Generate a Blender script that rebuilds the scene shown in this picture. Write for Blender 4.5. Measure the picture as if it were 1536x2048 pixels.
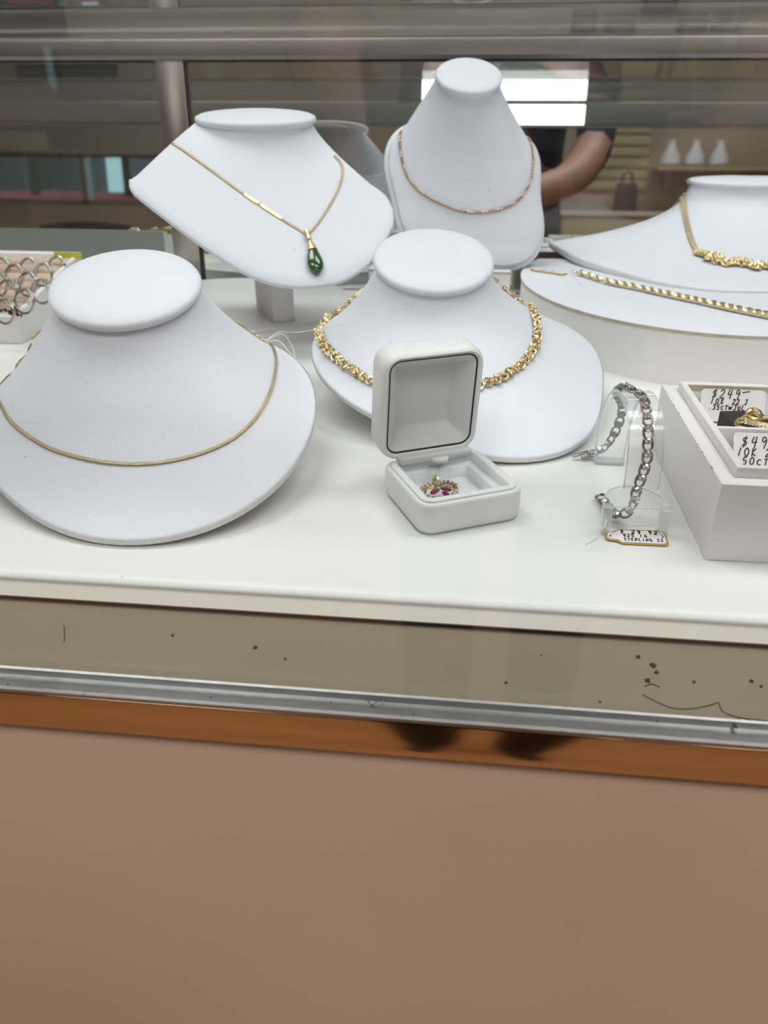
import bpy, bmesh, math, random
from mathutils import Vector, Matrix
from mathutils.bvhtree import BVHTree
from math import sin, cos, pi, radians

random.seed(4)
for o in list(bpy.data.objects):
    bpy.data.objects.remove(o)
scene = bpy.context.scene
COL = scene.collection

# ------------------------------------------------------------------ camera
FPX = 1590.0
CAM = Vector((0.0, -0.2432, 0.165))
PITCH, YAW = radians(28.0), radians(6.25)
FWD = Vector((-sin(YAW) * cos(PITCH), cos(YAW) * cos(PITCH), -sin(PITCH)))
RGT = Vector((cos(YAW), sin(YAW), 0))
UPV = RGT.cross(FWD)
cam_data = bpy.data.cameras.new('camera')
cam = bpy.data.objects.new('camera', cam_data)
COL.objects.link(cam)
cam.matrix_world = Matrix(((RGT.x, UPV.x, -FWD.x, CAM.x), (RGT.y, UPV.y, -FWD.y, CAM.y),
                           (RGT.z, UPV.z, -FWD.z, CAM.z), (0, 0, 0, 1)))
cam_data.sensor_fit = 'VERTICAL'
cam_data.sensor_height = 36.0
cam_data.lens = FPX / 2048 * 36.0
cam_data.clip_start = 0.01
cam_data.dof.use_dof = True
cam_data.dof.focus_distance = 0.355
cam_data.dof.aperture_fstop = 14.0
scene.camera = cam

# ------------------------------------------------------------------ world, exposure
world = bpy.data.worlds.new('daylight')
scene.world = world
world.use_nodes = True
world.node_tree.nodes['Background'].inputs[0].default_value = (0.75, 0.82, 0.9, 1)
world.node_tree.nodes['Background'].inputs[1].default_value = 2.2
vs = scene.view_settings
vs.view_transform = 'Standard'
vs.look = 'None'
vs.exposure = 0.0
vs.gamma = 1.0
vs.use_curve_mapping = False
scene.cycles.use_light_tree = False
scene.cycles.adaptive_threshold = .03
scene.cycles.max_bounces = 8
scene.cycles.diffuse_bounces = 3
scene.cycles.glossy_bounces = 4
scene.cycles.transparent_max_bounces = 12
scene.cycles.caustics_reflective = False
scene.cycles.caustics_refractive = False
CEIL_L = 7.35          # radiance of the ceiling panels
CASE_L = 4.6          # radiance of the case lamp

# ------------------------------------------------------------------ pixel rays (1536 x 2048 frame)
def ray(px, py):
    return RGT * ((px - 768) / FPX) - UPV * ((py - 1024) / FPX) + FWD
def at(px, py, z=0.0):
    d = ray(px, py)
    return CAM + d * ((z - CAM.z) / d.z)
def aty(px, py, y):
    d = ray(px, py)
    return CAM + d * ((y - CAM.y) / d.y)

# ------------------------------------------------------------------ materials
def new_mat(name):
    m = bpy.data.materials.new(name)
    m.use_nodes = True
    return m, m.node_tree.nodes, m.node_tree.links, m.node_tree.nodes['Principled BSDF']

def mat(name, col, rough=0.5, metal=0.0, spec=0.5, bump=0.0, bscale=400, var=0.0, vscale=60, specks=0.0,
        speck_scale=90, speck_col=(0.35, 0.33, 0.3), emit=0.0, coat=0.0, sheen=0.0, rough_var=0.0):
    m, N, L, b = new_mat(name)
    b.inputs['Base Color'].default_value = (*col, 1)
    b.inputs['Roughness'].default_value = rough
    b.inputs['Metallic'].default_value = metal
    b.inputs['Specular IOR Level'].default_value = spec
    b.inputs['Coat Weight'].default_value = coat
    if sheen:
        b.inputs['Sheen Weight'].default_value = sheen
    tc = N.new('ShaderNodeTexCoord')
    src = None
    if var:
        nz = N.new('ShaderNodeTexNoise'); nz.inputs['Scale'].default_value = vscale; nz.inputs['Detail'].default_value = 5
        L.new(tc.outputs['Object'], nz.inputs['Vector'])
        mx = N.new('ShaderNodeMix'); mx.data_type = 'RGBA'
        mx.inputs['A'].default_value = (*[c * (1 - var) for c in col], 1)
        mx.inputs['B'].default_value = (*[min(1, c * (1 + var)) for c in col], 1)
        L.new(nz.outputs['Fac'], mx.inputs['Factor'])
        src = mx.outputs['Result']
    if rough_var:
        nz = N.new('ShaderNodeTexNoise'); nz.inputs['Scale'].default_value = vscale; nz.inputs['Detail'].default_value = 4
        L.new(tc.outputs['Object'], nz.inputs['Vector'])
        mr = N.new('ShaderNodeMapRange'); mr.inputs['From Min'].default_value = .3; mr.inputs['From Max'].default_value = .7
        mr.inputs['To Min'].default_value = max(.01, rough - rough_var); mr.inputs['To Max'].default_value = rough + rough_var
        L.new(nz.outputs['Fac'], mr.inputs['Value']); L.new(mr.outputs['Result'], b.inputs['Roughness'])
    if specks:
        vo = N.new('ShaderNodeTexVoronoi'); vo.inputs['Scale'].default_value = speck_scale
        L.new(tc.outputs['Object'], vo.inputs['Vector'])
        rp = N.new('ShaderNodeMapRange')
        rp.inputs['From Min'].default_value = specks * .6; rp.inputs['From Max'].default_value = specks
        rp.inputs['To Min'].default_value = 1; rp.inputs['To Max'].default_value = 0
        L.new(vo.outputs['Distance'], rp.inputs['Value'])
        sp = N.new('ShaderNodeSeparateColor'); L.new(vo.outputs['Color'], sp.inputs['Color'])
        gt = N.new('ShaderNodeMath'); gt.operation = 'GREATER_THAN'; gt.inputs[1].default_value = .8
        L.new(sp.outputs['Red'], gt.inputs[0])
        mu = N.new('ShaderNodeMath'); mu.operation = 'MULTIPLY'
        L.new(rp.outputs['Result'], mu.inputs[0]); L.new(gt.outputs[0], mu.inputs[1])
        mx2 = N.new('ShaderNodeMix'); mx2.data_type = 'RGBA'
        L.new(mu.outputs[0], mx2.inputs['Factor'])
        if src: L.new(src, mx2.inputs['A'])
        else: mx2.inputs['A'].default_value = (*col, 1)
        mx2.inputs['B'].default_value = (*speck_col, 1)
        src = mx2.outputs['Result']
    if src:
        L.new(src, b.inputs['Base Color'])
    if bump:
        nb = N.new('ShaderNodeTexNoise'); nb.inputs['Scale'].default_value = bscale; nb.inputs['Detail'].default_value = 3
        L.new(tc.outputs['Object'], nb.inputs['Vector'])
        bp = N.new('ShaderNodeBump'); bp.inputs['Strength'].default_value = bump; bp.inputs['Distance'].default_value = .001
        L.new(nb.outputs['Fac'], bp.inputs['Height']); L.new(bp.outputs['Normal'], b.inputs['Normal'])
    if emit:
        b.inputs['Emission Color'].default_value = (*col, 1)
        b.inputs['Emission Strength'].default_value = emit
    return m

def pane_mat(name, tint=(1, 1, 1), ior=1.5, rough=0.0, haze=0.0):
    """sheet glass: clear transmission plus Fresnel mirror reflection, same on both faces"""
    m, N, L, b = new_mat(name)
    N.remove(b)
    out = N['Material Output']
    g = N.new('ShaderNodeNewGeometry')
    io = N.new('ShaderNodeMapRange')
    io.inputs['To Min'].default_value = ior; io.inputs['To Max'].default_value = 1 / ior
    L.new(g.outputs['Backfacing'], io.inputs['Value'])
    fr = N.new('ShaderNodeFresnel'); L.new(io.outputs['Result'], fr.inputs['IOR'])
    tr = N.new('ShaderNodeBsdfTransparent'); tr.inputs['Color'].default_value = (*tint, 1)
    gl = N.new('ShaderNodeBsdfGlossy'); gl.inputs['Roughness'].default_value = rough
    gl.inputs['Color'].default_value = (1, 1, 1, 1)
    mx = N.new('ShaderNodeMixShader')
    L.new(fr.outputs[0], mx.inputs[0]); L.new(tr.outputs[0], mx.inputs[1]); L.new(gl.outputs[0], mx.inputs[2])
    last = mx
    if haze:
        df = N.new('ShaderNodeBsdfDiffuse'); df.inputs['Color'].default_value = (.9, .92, .93, 1)
        m2 = N.new('ShaderNodeMixShader'); m2.inputs[0].default_value = haze
        L.new(mx.outputs[0], m2.inputs[1]); L.new(df.outputs[0], m2.inputs[2])
        last = m2
    L.new(last.outputs[0], out.inputs['Surface'])
    return m

M = {}
M['leather'] = mat('white_leatherette', (.755, .775, .835), .5, bump=.12, bscale=900, specks=.045, speck_scale=55, speck_col=(.55, .53, .5))
M['leather_worn'] = mat('worn_white_edge', (.74, .73, .71), .6, bump=.6, bscale=700, var=.08, vscale=180)
M['box_leather'] = mat('soft_white_leatherette', (.78, .78, .775), .42, bump=.1, bscale=700)
M['satin'] = mat('white_satin_lining', (.68, .68, .68), .4, bump=.15, bscale=90, sheen=.3)
M['velvet_white'] = mat('white_velvet', (.80, .82, .83), .8, sheen=.6, bump=.2, bscale=1500)
M['deck'] = mat('white_vinyl_deck', (.80, .80, .785), .38, bump=.05, bscale=250, var=.015, vscale=30, specks=.03, speck_scale=40, speck_col=(.6, .58, .54))
M['cream'] = mat('cream_board_edge', (.74, .69, .62), .5, var=.03, vscale=40)
M['tan_floor'] = mat('tan_case_floor', (.22, .185, .125), .45, bump=.05, var=.06, vscale=20, specks=.05, speck_scale=60, speck_col=(.06, .05, .04))
M['gap'] = mat('painted_gap_shade', (.03, .018, .014), .7)
M['laminate'] = mat('tan_laminate', (.62, .44, .325), .5, var=.025, vscale=25, bump=.04, bscale=600)
M['copper'] = mat('bronze_polished_trim', (.66, .42, .24), .10, 1.0, bump=.05, bscale=30, var=.12, vscale=14, rough_var=.03)
M['chrome'] = mat('chrome_channel', (.42, .42, .42), .34, 1.0, specks=.12, speck_scale=260, speck_col=(.06, .05, .05), var=.2, vscale=70, bump=.1, bscale=300)
M['steel'] = mat('brushed_steel', (.46, .43, .40), .28, 1.0, var=.12, vscale=18, bump=.08, bscale=90)
M['steel_rail'] = mat('dark_brushed_rail', (.24, .215, .20), .38, 1.0, var=.12, vscale=18, bump=.08, bscale=90)
M['steel_dark'] = mat('grey_metal_housing', (.30, .29, .275), .35, .5, var=.06, vscale=10)
M['black_seal'] = mat('black_rubber_seal', (.012, .014, .018), .5)
M['mirror'] = mat('mirror_glass', (.72, .76, .74), .015, 1.0)
M['glass'] = pane_mat('case_glass', (.985, .995, .99))
M['window_glass'] = pane_mat('window_glass', (.55, .66, .66))
M['acrylic'] = pane_mat('clear_acrylic', (.975, .98, .985), 1.49, haze=.06)
M['acrylic_edge'] = pane_mat('acrylic_cut_edge', (.93, .94, .95), 1.49, haze=.30)
M['case_lamp'] = mat('case_lamp_diffuser', (1, .985, .95), .5, emit=CASE_L)
M['ceil_lamp'] = mat('ceiling_panel_diffuser', (.985, .99, 1.0), .5, emit=CEIL_L)
M['gold'] = mat('yellow_gold', (.76, .63, .37), .13, 1.0, bump=.25, bscale=2500)
M['gold_old'] = mat('aged_gold', (.50, .41, .24), .16, 1.0, bump=.25, bscale=2500)
M['gold_fine'] = mat('fine_gold_chain', (.60, .50, .31), .2, 1.0, bump=.5, bscale=3500)
M['rose_gold'] = mat('rose_gold_chain', (.62, .46, .33), .24, 1.0, bump=.3, bscale=3000)
M['silver'] = mat('silver', (.52, .50, .46), .14, 1.0, bump=.2, bscale=1800)
M['silver_bright'] = mat('bright_silver', (.88, .87, .84), .3, 1.0)
M['tennis'] = mat('aged_silver', (.30, .275, .235), .18, 1.0, bump=.3, bscale=2500)
M['ruby'] = mat('ruby', (.20, .012, .07), .05, spec=.9, coat=.6)
M['jade'] = mat('green_jade', (.012, .085, .018), .1, spec=.7, coat=.6, var=.4, vscale=120)
M['paper'] = mat('white_card', (.80, .78, .80), .6)
M['ink'] = mat('black_marker_ink', (.012, .011, .012), .6)
M['gold_print'] = mat('gold_foil_border', (.62, .47, .10), .3, .7)
M['thread'] = mat('white_thread', (.85, .84, .80), .7)
M['tray_white'] = mat('white_lacquer_tray', (.80, .79, .765), .4, bump=.05, bscale=200, var=.03, vscale=50)
M['tray_face'] = mat('white_paper_wrap', (.80, .785, .765), .55, var=.03, vscale=40)
M['brown_stain'] = mat('worn_yellowed_edge', (.52, .44, .31), .6, var=.3, vscale=120)
M['black_velvet'] = mat('black_velvet', (.008, .008, .012), .9, sheen=.2)
M['foam'] = mat('beige_ring_foam', (.60, .47, .37), .85, bump=.2, bscale=700)
M['yellow_tag'] = mat('yellow_tag', (.55, .55, .05), .5)
M['wall_paint'] = mat('grey_wall_paint', (.33, .315, .29), .8, var=.04, vscale=4)
M['wall_cream'] = mat('cream_wall_paint', (.44, .42, .34), .8, var=.04, vscale=4)
M['wall_tan'] = mat('tan_wall_paint', (.40, .33, .25), .8, var=.05, vscale=4)
M['floor_m'] = mat('orange_brown_floor', (.42, .24, .12), .5, var=.15, vscale=6)
M['ceiling_m'] = mat('white_ceiling', (.72, .72, .70), .9, bump=.3, bscale=60)
M['navy'] = mat('navy_fabric', (.012, .018, .04), .8)
M['dark_trousers'] = mat('black_trousers', (.010, .010, .012), .8)
M['skin'] = mat('skin', (.42, .22, .16), .5)
M['hair'] = mat('dark_hair', (.03, .02, .015), .6)
M['plastic_black'] = mat('black_plastic', (.012, .012, .013), .35)
M['car_red'] = mat('red_car_paint', (.55, .04, .06), .25, coat=.8)
M['car_glass'] = mat('dark_teal_car_glass', (.03, .07, .07), .08, spec=.8)
M['tyre'] = mat('tyre_rubber', (.015, .015, .015), .8)
M['slat'] = mat('tan_slatwall', (.50, .42, .26), .6, var=.08, vscale=8)
M['green_dark'] = mat('dark_green_cabinet', (.03, .055, .05), .5)
M['blue_cab'] = mat('slate_blue_cabinet', (.045, .065, .12), .5)
M['asphalt'] = mat('grey_asphalt', (.18, .18, .18), .9, var=.15, vscale=3)
M['photo_grey'] = mat('grey_print', (.16, .17, .2), .5, var=.5, vscale=25)
M['frame_dark'] = mat('dark_picture_frame', (.03, .03, .045), .4)
def gem_mat():
    m, N, L, b = new_mat('clear_gem')
    b.inputs['Base Color'].default_value = (.9, .9, .95, 1)
    b.inputs['Roughness'].default_value = .03
    b.inputs['Metallic'].default_value = .75
    return m
M['gem'] = gem_mat()

# ------------------------------------------------------------------ object helpers
class Thing:
    pass
def base_loc(o):
    return Vector(o.get('_b', (0, 0, 0))) if o else Vector((0, 0, 0))
BASE = {}
def thing(name, label, cat, loc=(0, 0, 0), group=None, kind=None):
    o = bpy.data.objects.new(name, None)
    COL.objects.link(o)
    o.empty_display_size = .02
    o.location = loc
    BASE[o.name] = Vector(loc)
    tag(o, label, cat, group, kind)
    return o
def tag(o, label=None, cat=None, group=None, kind=None):
    if label: o['label'] = label
    if cat: o['category'] = cat
    if group: o['group'] = group
    if kind: o['kind'] = kind
    return o

class MB:
    """collects world-space verts and faces; build() links them as one mesh object"""
    def __init__(s):
        s.v, s.f = [], []
    def add(s, vs, fs):
        k = len(s.v)
        s.v += [Vector(v) for v in vs]
        s.f += [tuple(i + k for i in f) for f in fs]
        return s
    def loft(s, rings, closed=True, cap0=True, cap1=True, loop=False):
        n = len(rings[0]); k = len(s.v)
        for r in rings: s.v += [Vector(p) for p in r]
        m = len(rings)
        for i in range(m if loop else m - 1):
            a, b = k + i * n, k + ((i + 1) % m) * n
            for j in range(n if closed else n - 1):
                j2 = (j + 1) % n
                s.f.append((a + j, a + j2, b + j2, b + j))
        if not loop:
            if cap0: s.f.append(tuple(k + j for j in reversed(range(n))))
            if cap1: s.f.append(tuple(k + (m - 1) * n + j for j in range(n)))
        return s
    def box(s, lo, hi, X=None):
        x0, y0, z0 = lo; x1, y1, z1 = hi
        vs = [Vector(p) for p in ((x0, y0, z0), (x1, y0, z0), (x1, y1, z0), (x0, y1, z0), (x0, y0, z1), (x1, y0, z1), (x1, y1, z1), (x0, y1, z1))]
        if X: vs = [X @ v for v in vs]
        return s.add(vs, [(0, 3, 2, 1), (4, 5, 6, 7), (0, 1, 5, 4), (1, 2, 6, 5), (2, 3, 7, 6), (3, 0, 4, 7)])
    def tube(s, path, r, seg=6, loop=False, flat=None):
        """tube along a polyline; r number or list; flat=(normal list, ratio) squashes it"""
        path = [Vector(p) for p in path]; n = len(path); rings = []; prev = None
        for i, p in enumerate(path):
            a = path[(i - 1) % n] if (loop or i > 0) else p
            b = path[(i + 1) % n] if (loop or i < n - 1) else p
            t = (b - a)
            if t.length < 1e-9: t = Vector((0, 0, 1))
            t.normalize()
            if flat:
                nn = flat[0][i] if isinstance(flat[0], list) else flat[0]
                x = (nn - t * nn.dot(t)).normalized()
            elif prev is None:
                x = t.orthogonal().normalized()
            else:
                x = (prev - t * prev.dot(t))
                x = x.normalized() if x.length > 1e-6 else t.orthogonal().normalized()
            prev = x
            y = t.cross(x)
            rr = r[i] if isinstance(r, (list, tuple)) else r
            fx = flat[1] if flat else 1
            rings.append([p + x * (cos(2 * pi * k / seg) * rr * fx) + y * (sin(2 * pi * k / seg) * rr) for k in range(seg)])
        return s.loft(rings, loop=loop)
    def prism(s, poly, z0, z1, X=None):
        r0 = [Vector((x, y, z0)) for x, y in poly]; r1 = [Vector((x, y, z1)) for x, y in poly]
        if X: r0 = [X @ v for v in r0]; r1 = [X @ v for v in r1]
        return s.loft([r0, r1])
    def lathe(s, prof, seg, X=None):
        rings = []
        for r, z in prof:
            ring = [Vector((r * cos(2 * pi * k / seg), r * sin(2 * pi * k / seg), z)) for k in range(seg)]
            rings.append([X @ v for v in ring] if X else ring)
        return s.loft(rings)
    def mesh(s, name, off=Vector((0, 0, 0)), smooth=True, angle=38, bevel=0, bseg=2):
        me = bpy.data.meshes.new(name)
        me.from_pydata([v - off for v in s.v], [], s.f)
        bm = bmesh.new(); bm.from_mesh(me)
        bmesh.ops.recalc_face_normals(bm, faces=bm.faces)
        if bevel:
            es = [e for e in bm.edges if len(e.link_faces) == 2 and e.calc_face_angle(0) > radians(50)]
            bmesh.ops.bevel(bm, geom=es, offset=bevel, segments=bseg, profile=.5, affect='EDGES')
        if smooth:
            for f in bm.faces: f.smooth = True
            for e in bm.edges:
                if len(e.link_faces) == 2 and e.calc_face_angle(0) > radians(angle): e.smooth = False
        bm.to_mesh(me); bm.free()
        return me
    def build(s, name, m, parent=None, label=None, **kw):
        root = parent
        while root is not None and root.name not in BASE and root.parent: root = root.parent
        off = BASE.get(root.name, Vector((0, 0, 0))) if root is not None else Vector((0, 0, 0))
        me = s.mesh(name, off, **kw)
        me.materials.append(M[m] if isinstance(m, str) else m)
        o = bpy.data.objects.new(name, me)
        COL.objects.link(o)
        if parent is not None: o.parent = parent
        if label: o['label'] = label
        return o

def inst(name, me, parent, X):
    """a linked copy of mesh data, placed by a world matrix under a part or thing"""
    root = parent
    while root.name not in BASE and root.parent: root = root.parent
    o = bpy.data.objects.new(name, me)
    COL.objects.link(o)
    o.parent = parent
    o.matrix_basis = Matrix.Translation(-BASE[root.name]) @ X
    return o

def frame_mat(p, t, n):
    """matrix with x along t, z along n"""
    t = t.normalized(); n = (n - t * n.dot(t)).normalized(); b = n.cross(t)
    return Matrix(((t.x, b.x, n.x, p.x), (t.y, b.y, n.y, p.y), (t.z, b.z, n.z, p.z), (0, 0, 0, 1)))
def struct(name, mb, m, label=None, **kw):
    o = mb.build(name, m, None, **kw)
    o['kind'] = 'structure'
    if label: o['label'] = label
    return o
def rrect(w, h, r, seg=6, cx=0, cy=0):
    pts = []
    for sx, sy, a0 in ((1, -1, -90), (1, 1, 0), (-1, 1, 90), (-1, -1, 180)):
        for k in range(seg + 1):
            a = radians(a0 + 90 * k / seg)
            pts.append((cx + sx * (w / 2 - r) + r * cos(a), cy + sy * (h / 2 - r) + r * sin(a)))
    return pts
def spline(pts, n):
    """Catmull-Rom through tuples, resampled evenly to n points"""
    P = [Vector(p) for p in pts]
    if len(P[0]) == 2: P = [Vector((p[0], p[1], 0)) for p in P]
    Q = [P[0] * 2 - P[1]] + P + [P[-1] * 2 - P[-2]]
    fine = []
    for i in range(1, len(Q) - 2):
        for k in range(16):
            t = k / 16
            a, b, c, d = Q[i - 1], Q[i], Q[i + 1], Q[i + 2]
            fine.append(.5 * ((2 * b) + (c - a) * t + (2 * a - 5 * b + 4 * c - d) * t * t + (3 * b - a - 3 * c + d) * t ** 3))
    fine.append(P[-1])
    return resample(fine, n)
def resample(P, n):
    L = [0]
    for a, b in zip(P, P[1:]): L.append(L[-1] + (b - a).length)
    out = []; j = 0
    for i in range(n):
        s = L[-1] * i / (n - 1)
        while j < len(L) - 2 and L[j + 1] < s: j += 1
        d = L[j + 1] - L[j]
        out.append(P[j].lerp(P[j + 1], (s - L[j]) / d if d > 0 else 0))
    return out
def path_len(P): return sum((b - a).length for a, b in zip(P, P[1:]))
def bvh_of(objs):
    vs, fs = [], []
    for o in objs:
        r = o
        while r.parent: r = r.parent
        off = BASE.get(r.name, Vector((0, 0, 0))); k = len(vs)
        vs += [v.co + off for v in o.data.vertices]
        fs += [tuple(i + k for i in p.vertices) for p in o.data.polygons]
    return BVHTree.FromPolygons(vs, fs)
def drape(tree, pix, n, lift):
    """lay a line over a surface: points on it with their normals"""
    P, Nn = [], []
    last = None
    for q in spline(pix, n * 2):
        d = ray(q.x, q.y).normalized()
        h, nn, i, dist = tree.ray_cast(CAM, d)
        if h is None:
            best = None
            for k in range(120):
                g = tree.find_nearest(CAM + d * (.2 + .006 * k))
                if best is None or g[3] < best[3]: best = g
            h, nn = best[0], best[1]
        last = (h - CAM).length
        if nn.dot(d) > 0: nn = -nn
        P.append(h + nn * lift); Nn.append(nn)
    P2 = resample(P, n)
    N2 = []
    for p in P2:
        k = min(range(len(P)), key=lambda i: (P[i] - p).length_squared)
        N2.append(Nn[k])
    for _ in range(3):
        P2 = [P2[0]] + [(a + b * 2 + c) / 4 for a, b, c in zip(P2, P2[1:], P2[2:])] + [P2[-1]]
    return P2, N2

# ------------------------------------------------------------------ room shell (setting)
FZ, CZ = -0.92, 1.75
YB, YF = 1.60, -5.0
XL, XR = -4.6, 4.2
struct('floor', MB().box((XL, YF, FZ - .05), (XR, YB, FZ)), 'floor_m', 'orange brown shop floor')
struct('ceiling', MB().box((XL, YF, CZ), (XR, YB, CZ + .05)), 'ceiling_m', 'white shop ceiling')
struct('wall_back', MB().box((XL, YB, FZ), (XR, YB + .1, CZ)), 'wall_cream', 'cream wall behind the display case')
struct('wall_left', MB().box((XL - .1, YF, FZ), (XL, YB, CZ)), 'wall_paint', 'grey side wall')
struct('wall_right', MB().box((XR, YF, FZ), (XR + .1, YB, CZ)), 'wall_paint', 'grey side wall')
WX0, WX1, WZ0, WZ1 = -4.3, -2.15, .06, 1.1
wf = MB()
wf.box((XL, YF - .12, FZ), (WX0, YF, CZ)).box((WX1, YF - .12, FZ), (XR, YF, CZ))
wf.box((WX0, YF - .12, FZ), (WX1, YF, WZ0)).box((WX0, YF - .12, WZ1), (WX1, YF, CZ))
struct('wall_front', wf, 'wall_tan', 'tan shop-front wall')
win = struct('window_1', MB().box((WX0, YF - .07, WZ0), (WX1, YF - .06, WZ1)), 'window_glass', 'shop window pane')
fr = MB()
fr.box((WX0, YF - .1, WZ0), (WX1, YF + .01, WZ0 + .03)).box((WX0, YF - .1, WZ1 - .04), (WX1, YF + .01, WZ1))
fr.box((WX0, YF - .1, WZ0), (WX0 + .04, YF + .01, WZ1)).box((WX1 - .04, YF - .1, WZ0), (WX1, YF + .01, WZ1)).box((-3.0, YF - .1, WZ0), (-2.96, YF + .01, WZ1))
fo = fr.build('window_frame', 'steel_dark', win)
struct('ground_outside', MB().box((-9, -14, FZ - .02), (4, YF - .12, FZ + .08)), 'asphalt', 'grey asphalt outside')

def ceiling_light(x, y, label):
    t = thing('ceiling_light', label, 'light', (x, y, CZ), 'ceiling light panels')
    f = MB()
    for a, b in (((-.63, -.33), (.63, -.30)), ((-.63, .30), (.63, .33)), ((-.63, -.30), (-.60, .30)), ((.60, -.30), (.63, .30))):
        f.box((x + a[0], y + a[1], CZ - .03), (x + b[0], y + b[1], CZ))
    f.build('frame', 'tray_white', t)
    MB().box((x - .60, y - .30, CZ - .02), (x + .60, y + .30, CZ - .012)).build('diffuser', 'ceil_lamp', t)
for x, y, lab in ((-.75, .35, 'ceiling light panel above the left half of the showcase'), (.85, .35, 'ceiling light panel above the right half of the showcase'),
                  (-.75, -1.05, 'ceiling light panel behind the photographer, window side'), (.9, -1.05, 'ceiling light panel behind the photographer, slat wall side'),
                  (-1.6, -3.7, 'ceiling light panel near the shop window'), (1.4, -3.7, 'ceiling light panel near the slat wall')):
    ceiling_light(x, y, lab)

# ------------------------------------------------------------------ the display case
LEAN = radians(3.5)
MY0 = .503                        # mirror foot
def my(z): return MY0 + z * math.tan(LEAN)
case = thing('display_case', 'glass jewellery showcase with tan laminate front, bronze trim and mirrored back', 'display case', (0, .22, FZ))
CX0, CX1 = -.95, .85
MB().box((CX0, -.0505, FZ + .05), (CX1, -.038, -.0255)).build('front_panel', 'laminate', case, 'tan pinkish laminate front panel', bevel=.001)
MB().box((CX0, -.0535, -.0262), (CX1, -.0505, -.0112)).build('trim_strip', 'copper', case, 'polished bronze metal trim strip', bevel=.0009, bseg=3)
ch = MB()   # channel with two ridges and a slot for the glass
prof = [(-.0535, -.0112), (-.0535, -.0100), (-.0525, -.0095), (-.0500, -.0095), (-.0494, -.0116), (-.0443, -.0116), (-.0440, -.0094), (-.0430, -.0092), (-.0425, -.0100), (-.0425, -.0165), (-.0505, -.0165), (-.0505, -.0112)]
ch.loft([[Vector((x, y, z)) for y, z in prof] for x in (CX0, CX1)])
ch.build('glass_channel', 'chrome', case, 'scuffed chrome channel holding the front glass', angle=25)
MB().box((CX0, -.0425, -.0185), (CX1, MY0 + .03, -.0105)).build('case_floor', 'tan_floor', case, 'tan floor of the case')
MB().box((CX0, -.0030, -.0105), (CX1, MY0, -.0088)).build('gap_shade_strip', 'gap', case)  # dark strip whose colour stands in for the shade under the deck board
MB().box((CX0, -.0485, -.0114), (CX1, -.0446, .190)).build('front_glass', 'glass', case, 'clear upright front glass')
GT = .2165
gtm = MB(); gb = .2052
gtm.add([(CX0, -.046, GT), (CX1, -.046, GT), (CX1, my(gb) + .02, gb), (CX0, my(gb) + .02, gb), (CX0, -.046, GT + .006), (CX1, -.046, GT + .006), (CX1, my(gb) + .02, gb + .006), (CX0, my(gb) + .02, gb + .006)],
        [(0, 3, 2, 1), (4, 5, 6, 7), (0, 1, 5, 4), (1, 2, 6, 5), (2, 3, 7, 6), (3, 0, 4, 7)])
gtm.build('glass_top', 'glass', case, 'clear glass top')
MB().box((CX0, -.056, .1840), (CX1, -.0460, GT - .0005)).build('front_rail', 'steel_dark', case, 'grey metal front rail', bevel=.001)
MB().box((-.088, -.0460, .1875), (.149, -.0448, GT - .0030)).build('lamp_lens', 'case_lamp', case, 'bright lamp lens on the inside of the front rail')
MB().box((CX0, -.0460, .1838), (CX1, -.0425, .1866)).build('rail_lip', 'steel', case)
br = MB()   # back top rail
RZ0, RZ1 = .187, .204
prof = [(my(RZ0) - .006, RZ0), (my(RZ0) - .009, RZ0 + .003), (my(RZ1) - .0095, RZ1 - .0035), (my(RZ1) - .0088, RZ1 - .0018), (my(RZ1) - .006, RZ1), (my(RZ1) + .03, RZ1), (my(RZ0) + .03, RZ0)]
br.loft([[Vector((x, y, z)) for y, z in prof] for x in (CX0, CX1)])
br.build('back_rail', 'steel_rail', case, 'brushed steel top rail above the mirrors', angle=25)
def lean_box(x0, x1, y0, y1, z0, z1):
    """box leaning back with the mirror plane (y0,y1 measured from the mirror face)"""
    b = MB(); vs = []
    for z in (z0, z1):
        for x, y in ((x0, y0), (x1, y0), (x1, y1), (x0, y1)): vs.append(Vector((x, my(z) + y, z)))
    return b.add(vs, [(0, 3, 2, 1), (4, 5, 6, 7), (0, 1, 5, 4), (1, 2, 6, 5), (2, 3, 7, 6), (3, 0, 4, 7)])
dl = lean_box(CX0, -.2795, .004, .008, -.012, RZ0 + .004).build('mirror_door', 'mirror', case, 'left mirrored sliding door')
dr = lean_box(-.252, CX1, 0, .004, -.012, RZ0 + .004).build('mirror_door', 'mirror', case, 'right mirrored sliding door')
lean_box(-.2795, -.2545, -.0045, .010, -.012, RZ0 + .002).build('door_post', 'steel', dr, 'brushed steel door edge post', bevel=.0012)
lean_box(-.2545, -.2520, -.002, .009, -.012, RZ0 + .002).build('door_seal', 'black_seal', dr)
lean_box(CX0, CX1, -.003, .012, RZ0 - .0016, RZ0 + .001).build('top_seal', 'black_seal', case)
MB().box((CX0 - .02, -.056, FZ), (CX0, MY0 + .05, GT)).build('end_panel', 'laminate', case)
MB().box((CX1, -.056, FZ), (CX1 + .02, MY0 + .05, GT)).build('end_panel', 'laminate', case)
MB().box((CX0, MY0 + .012, FZ), (CX1, MY0 + .03, -.012)).build('back_panel', 'laminate', case)
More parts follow.
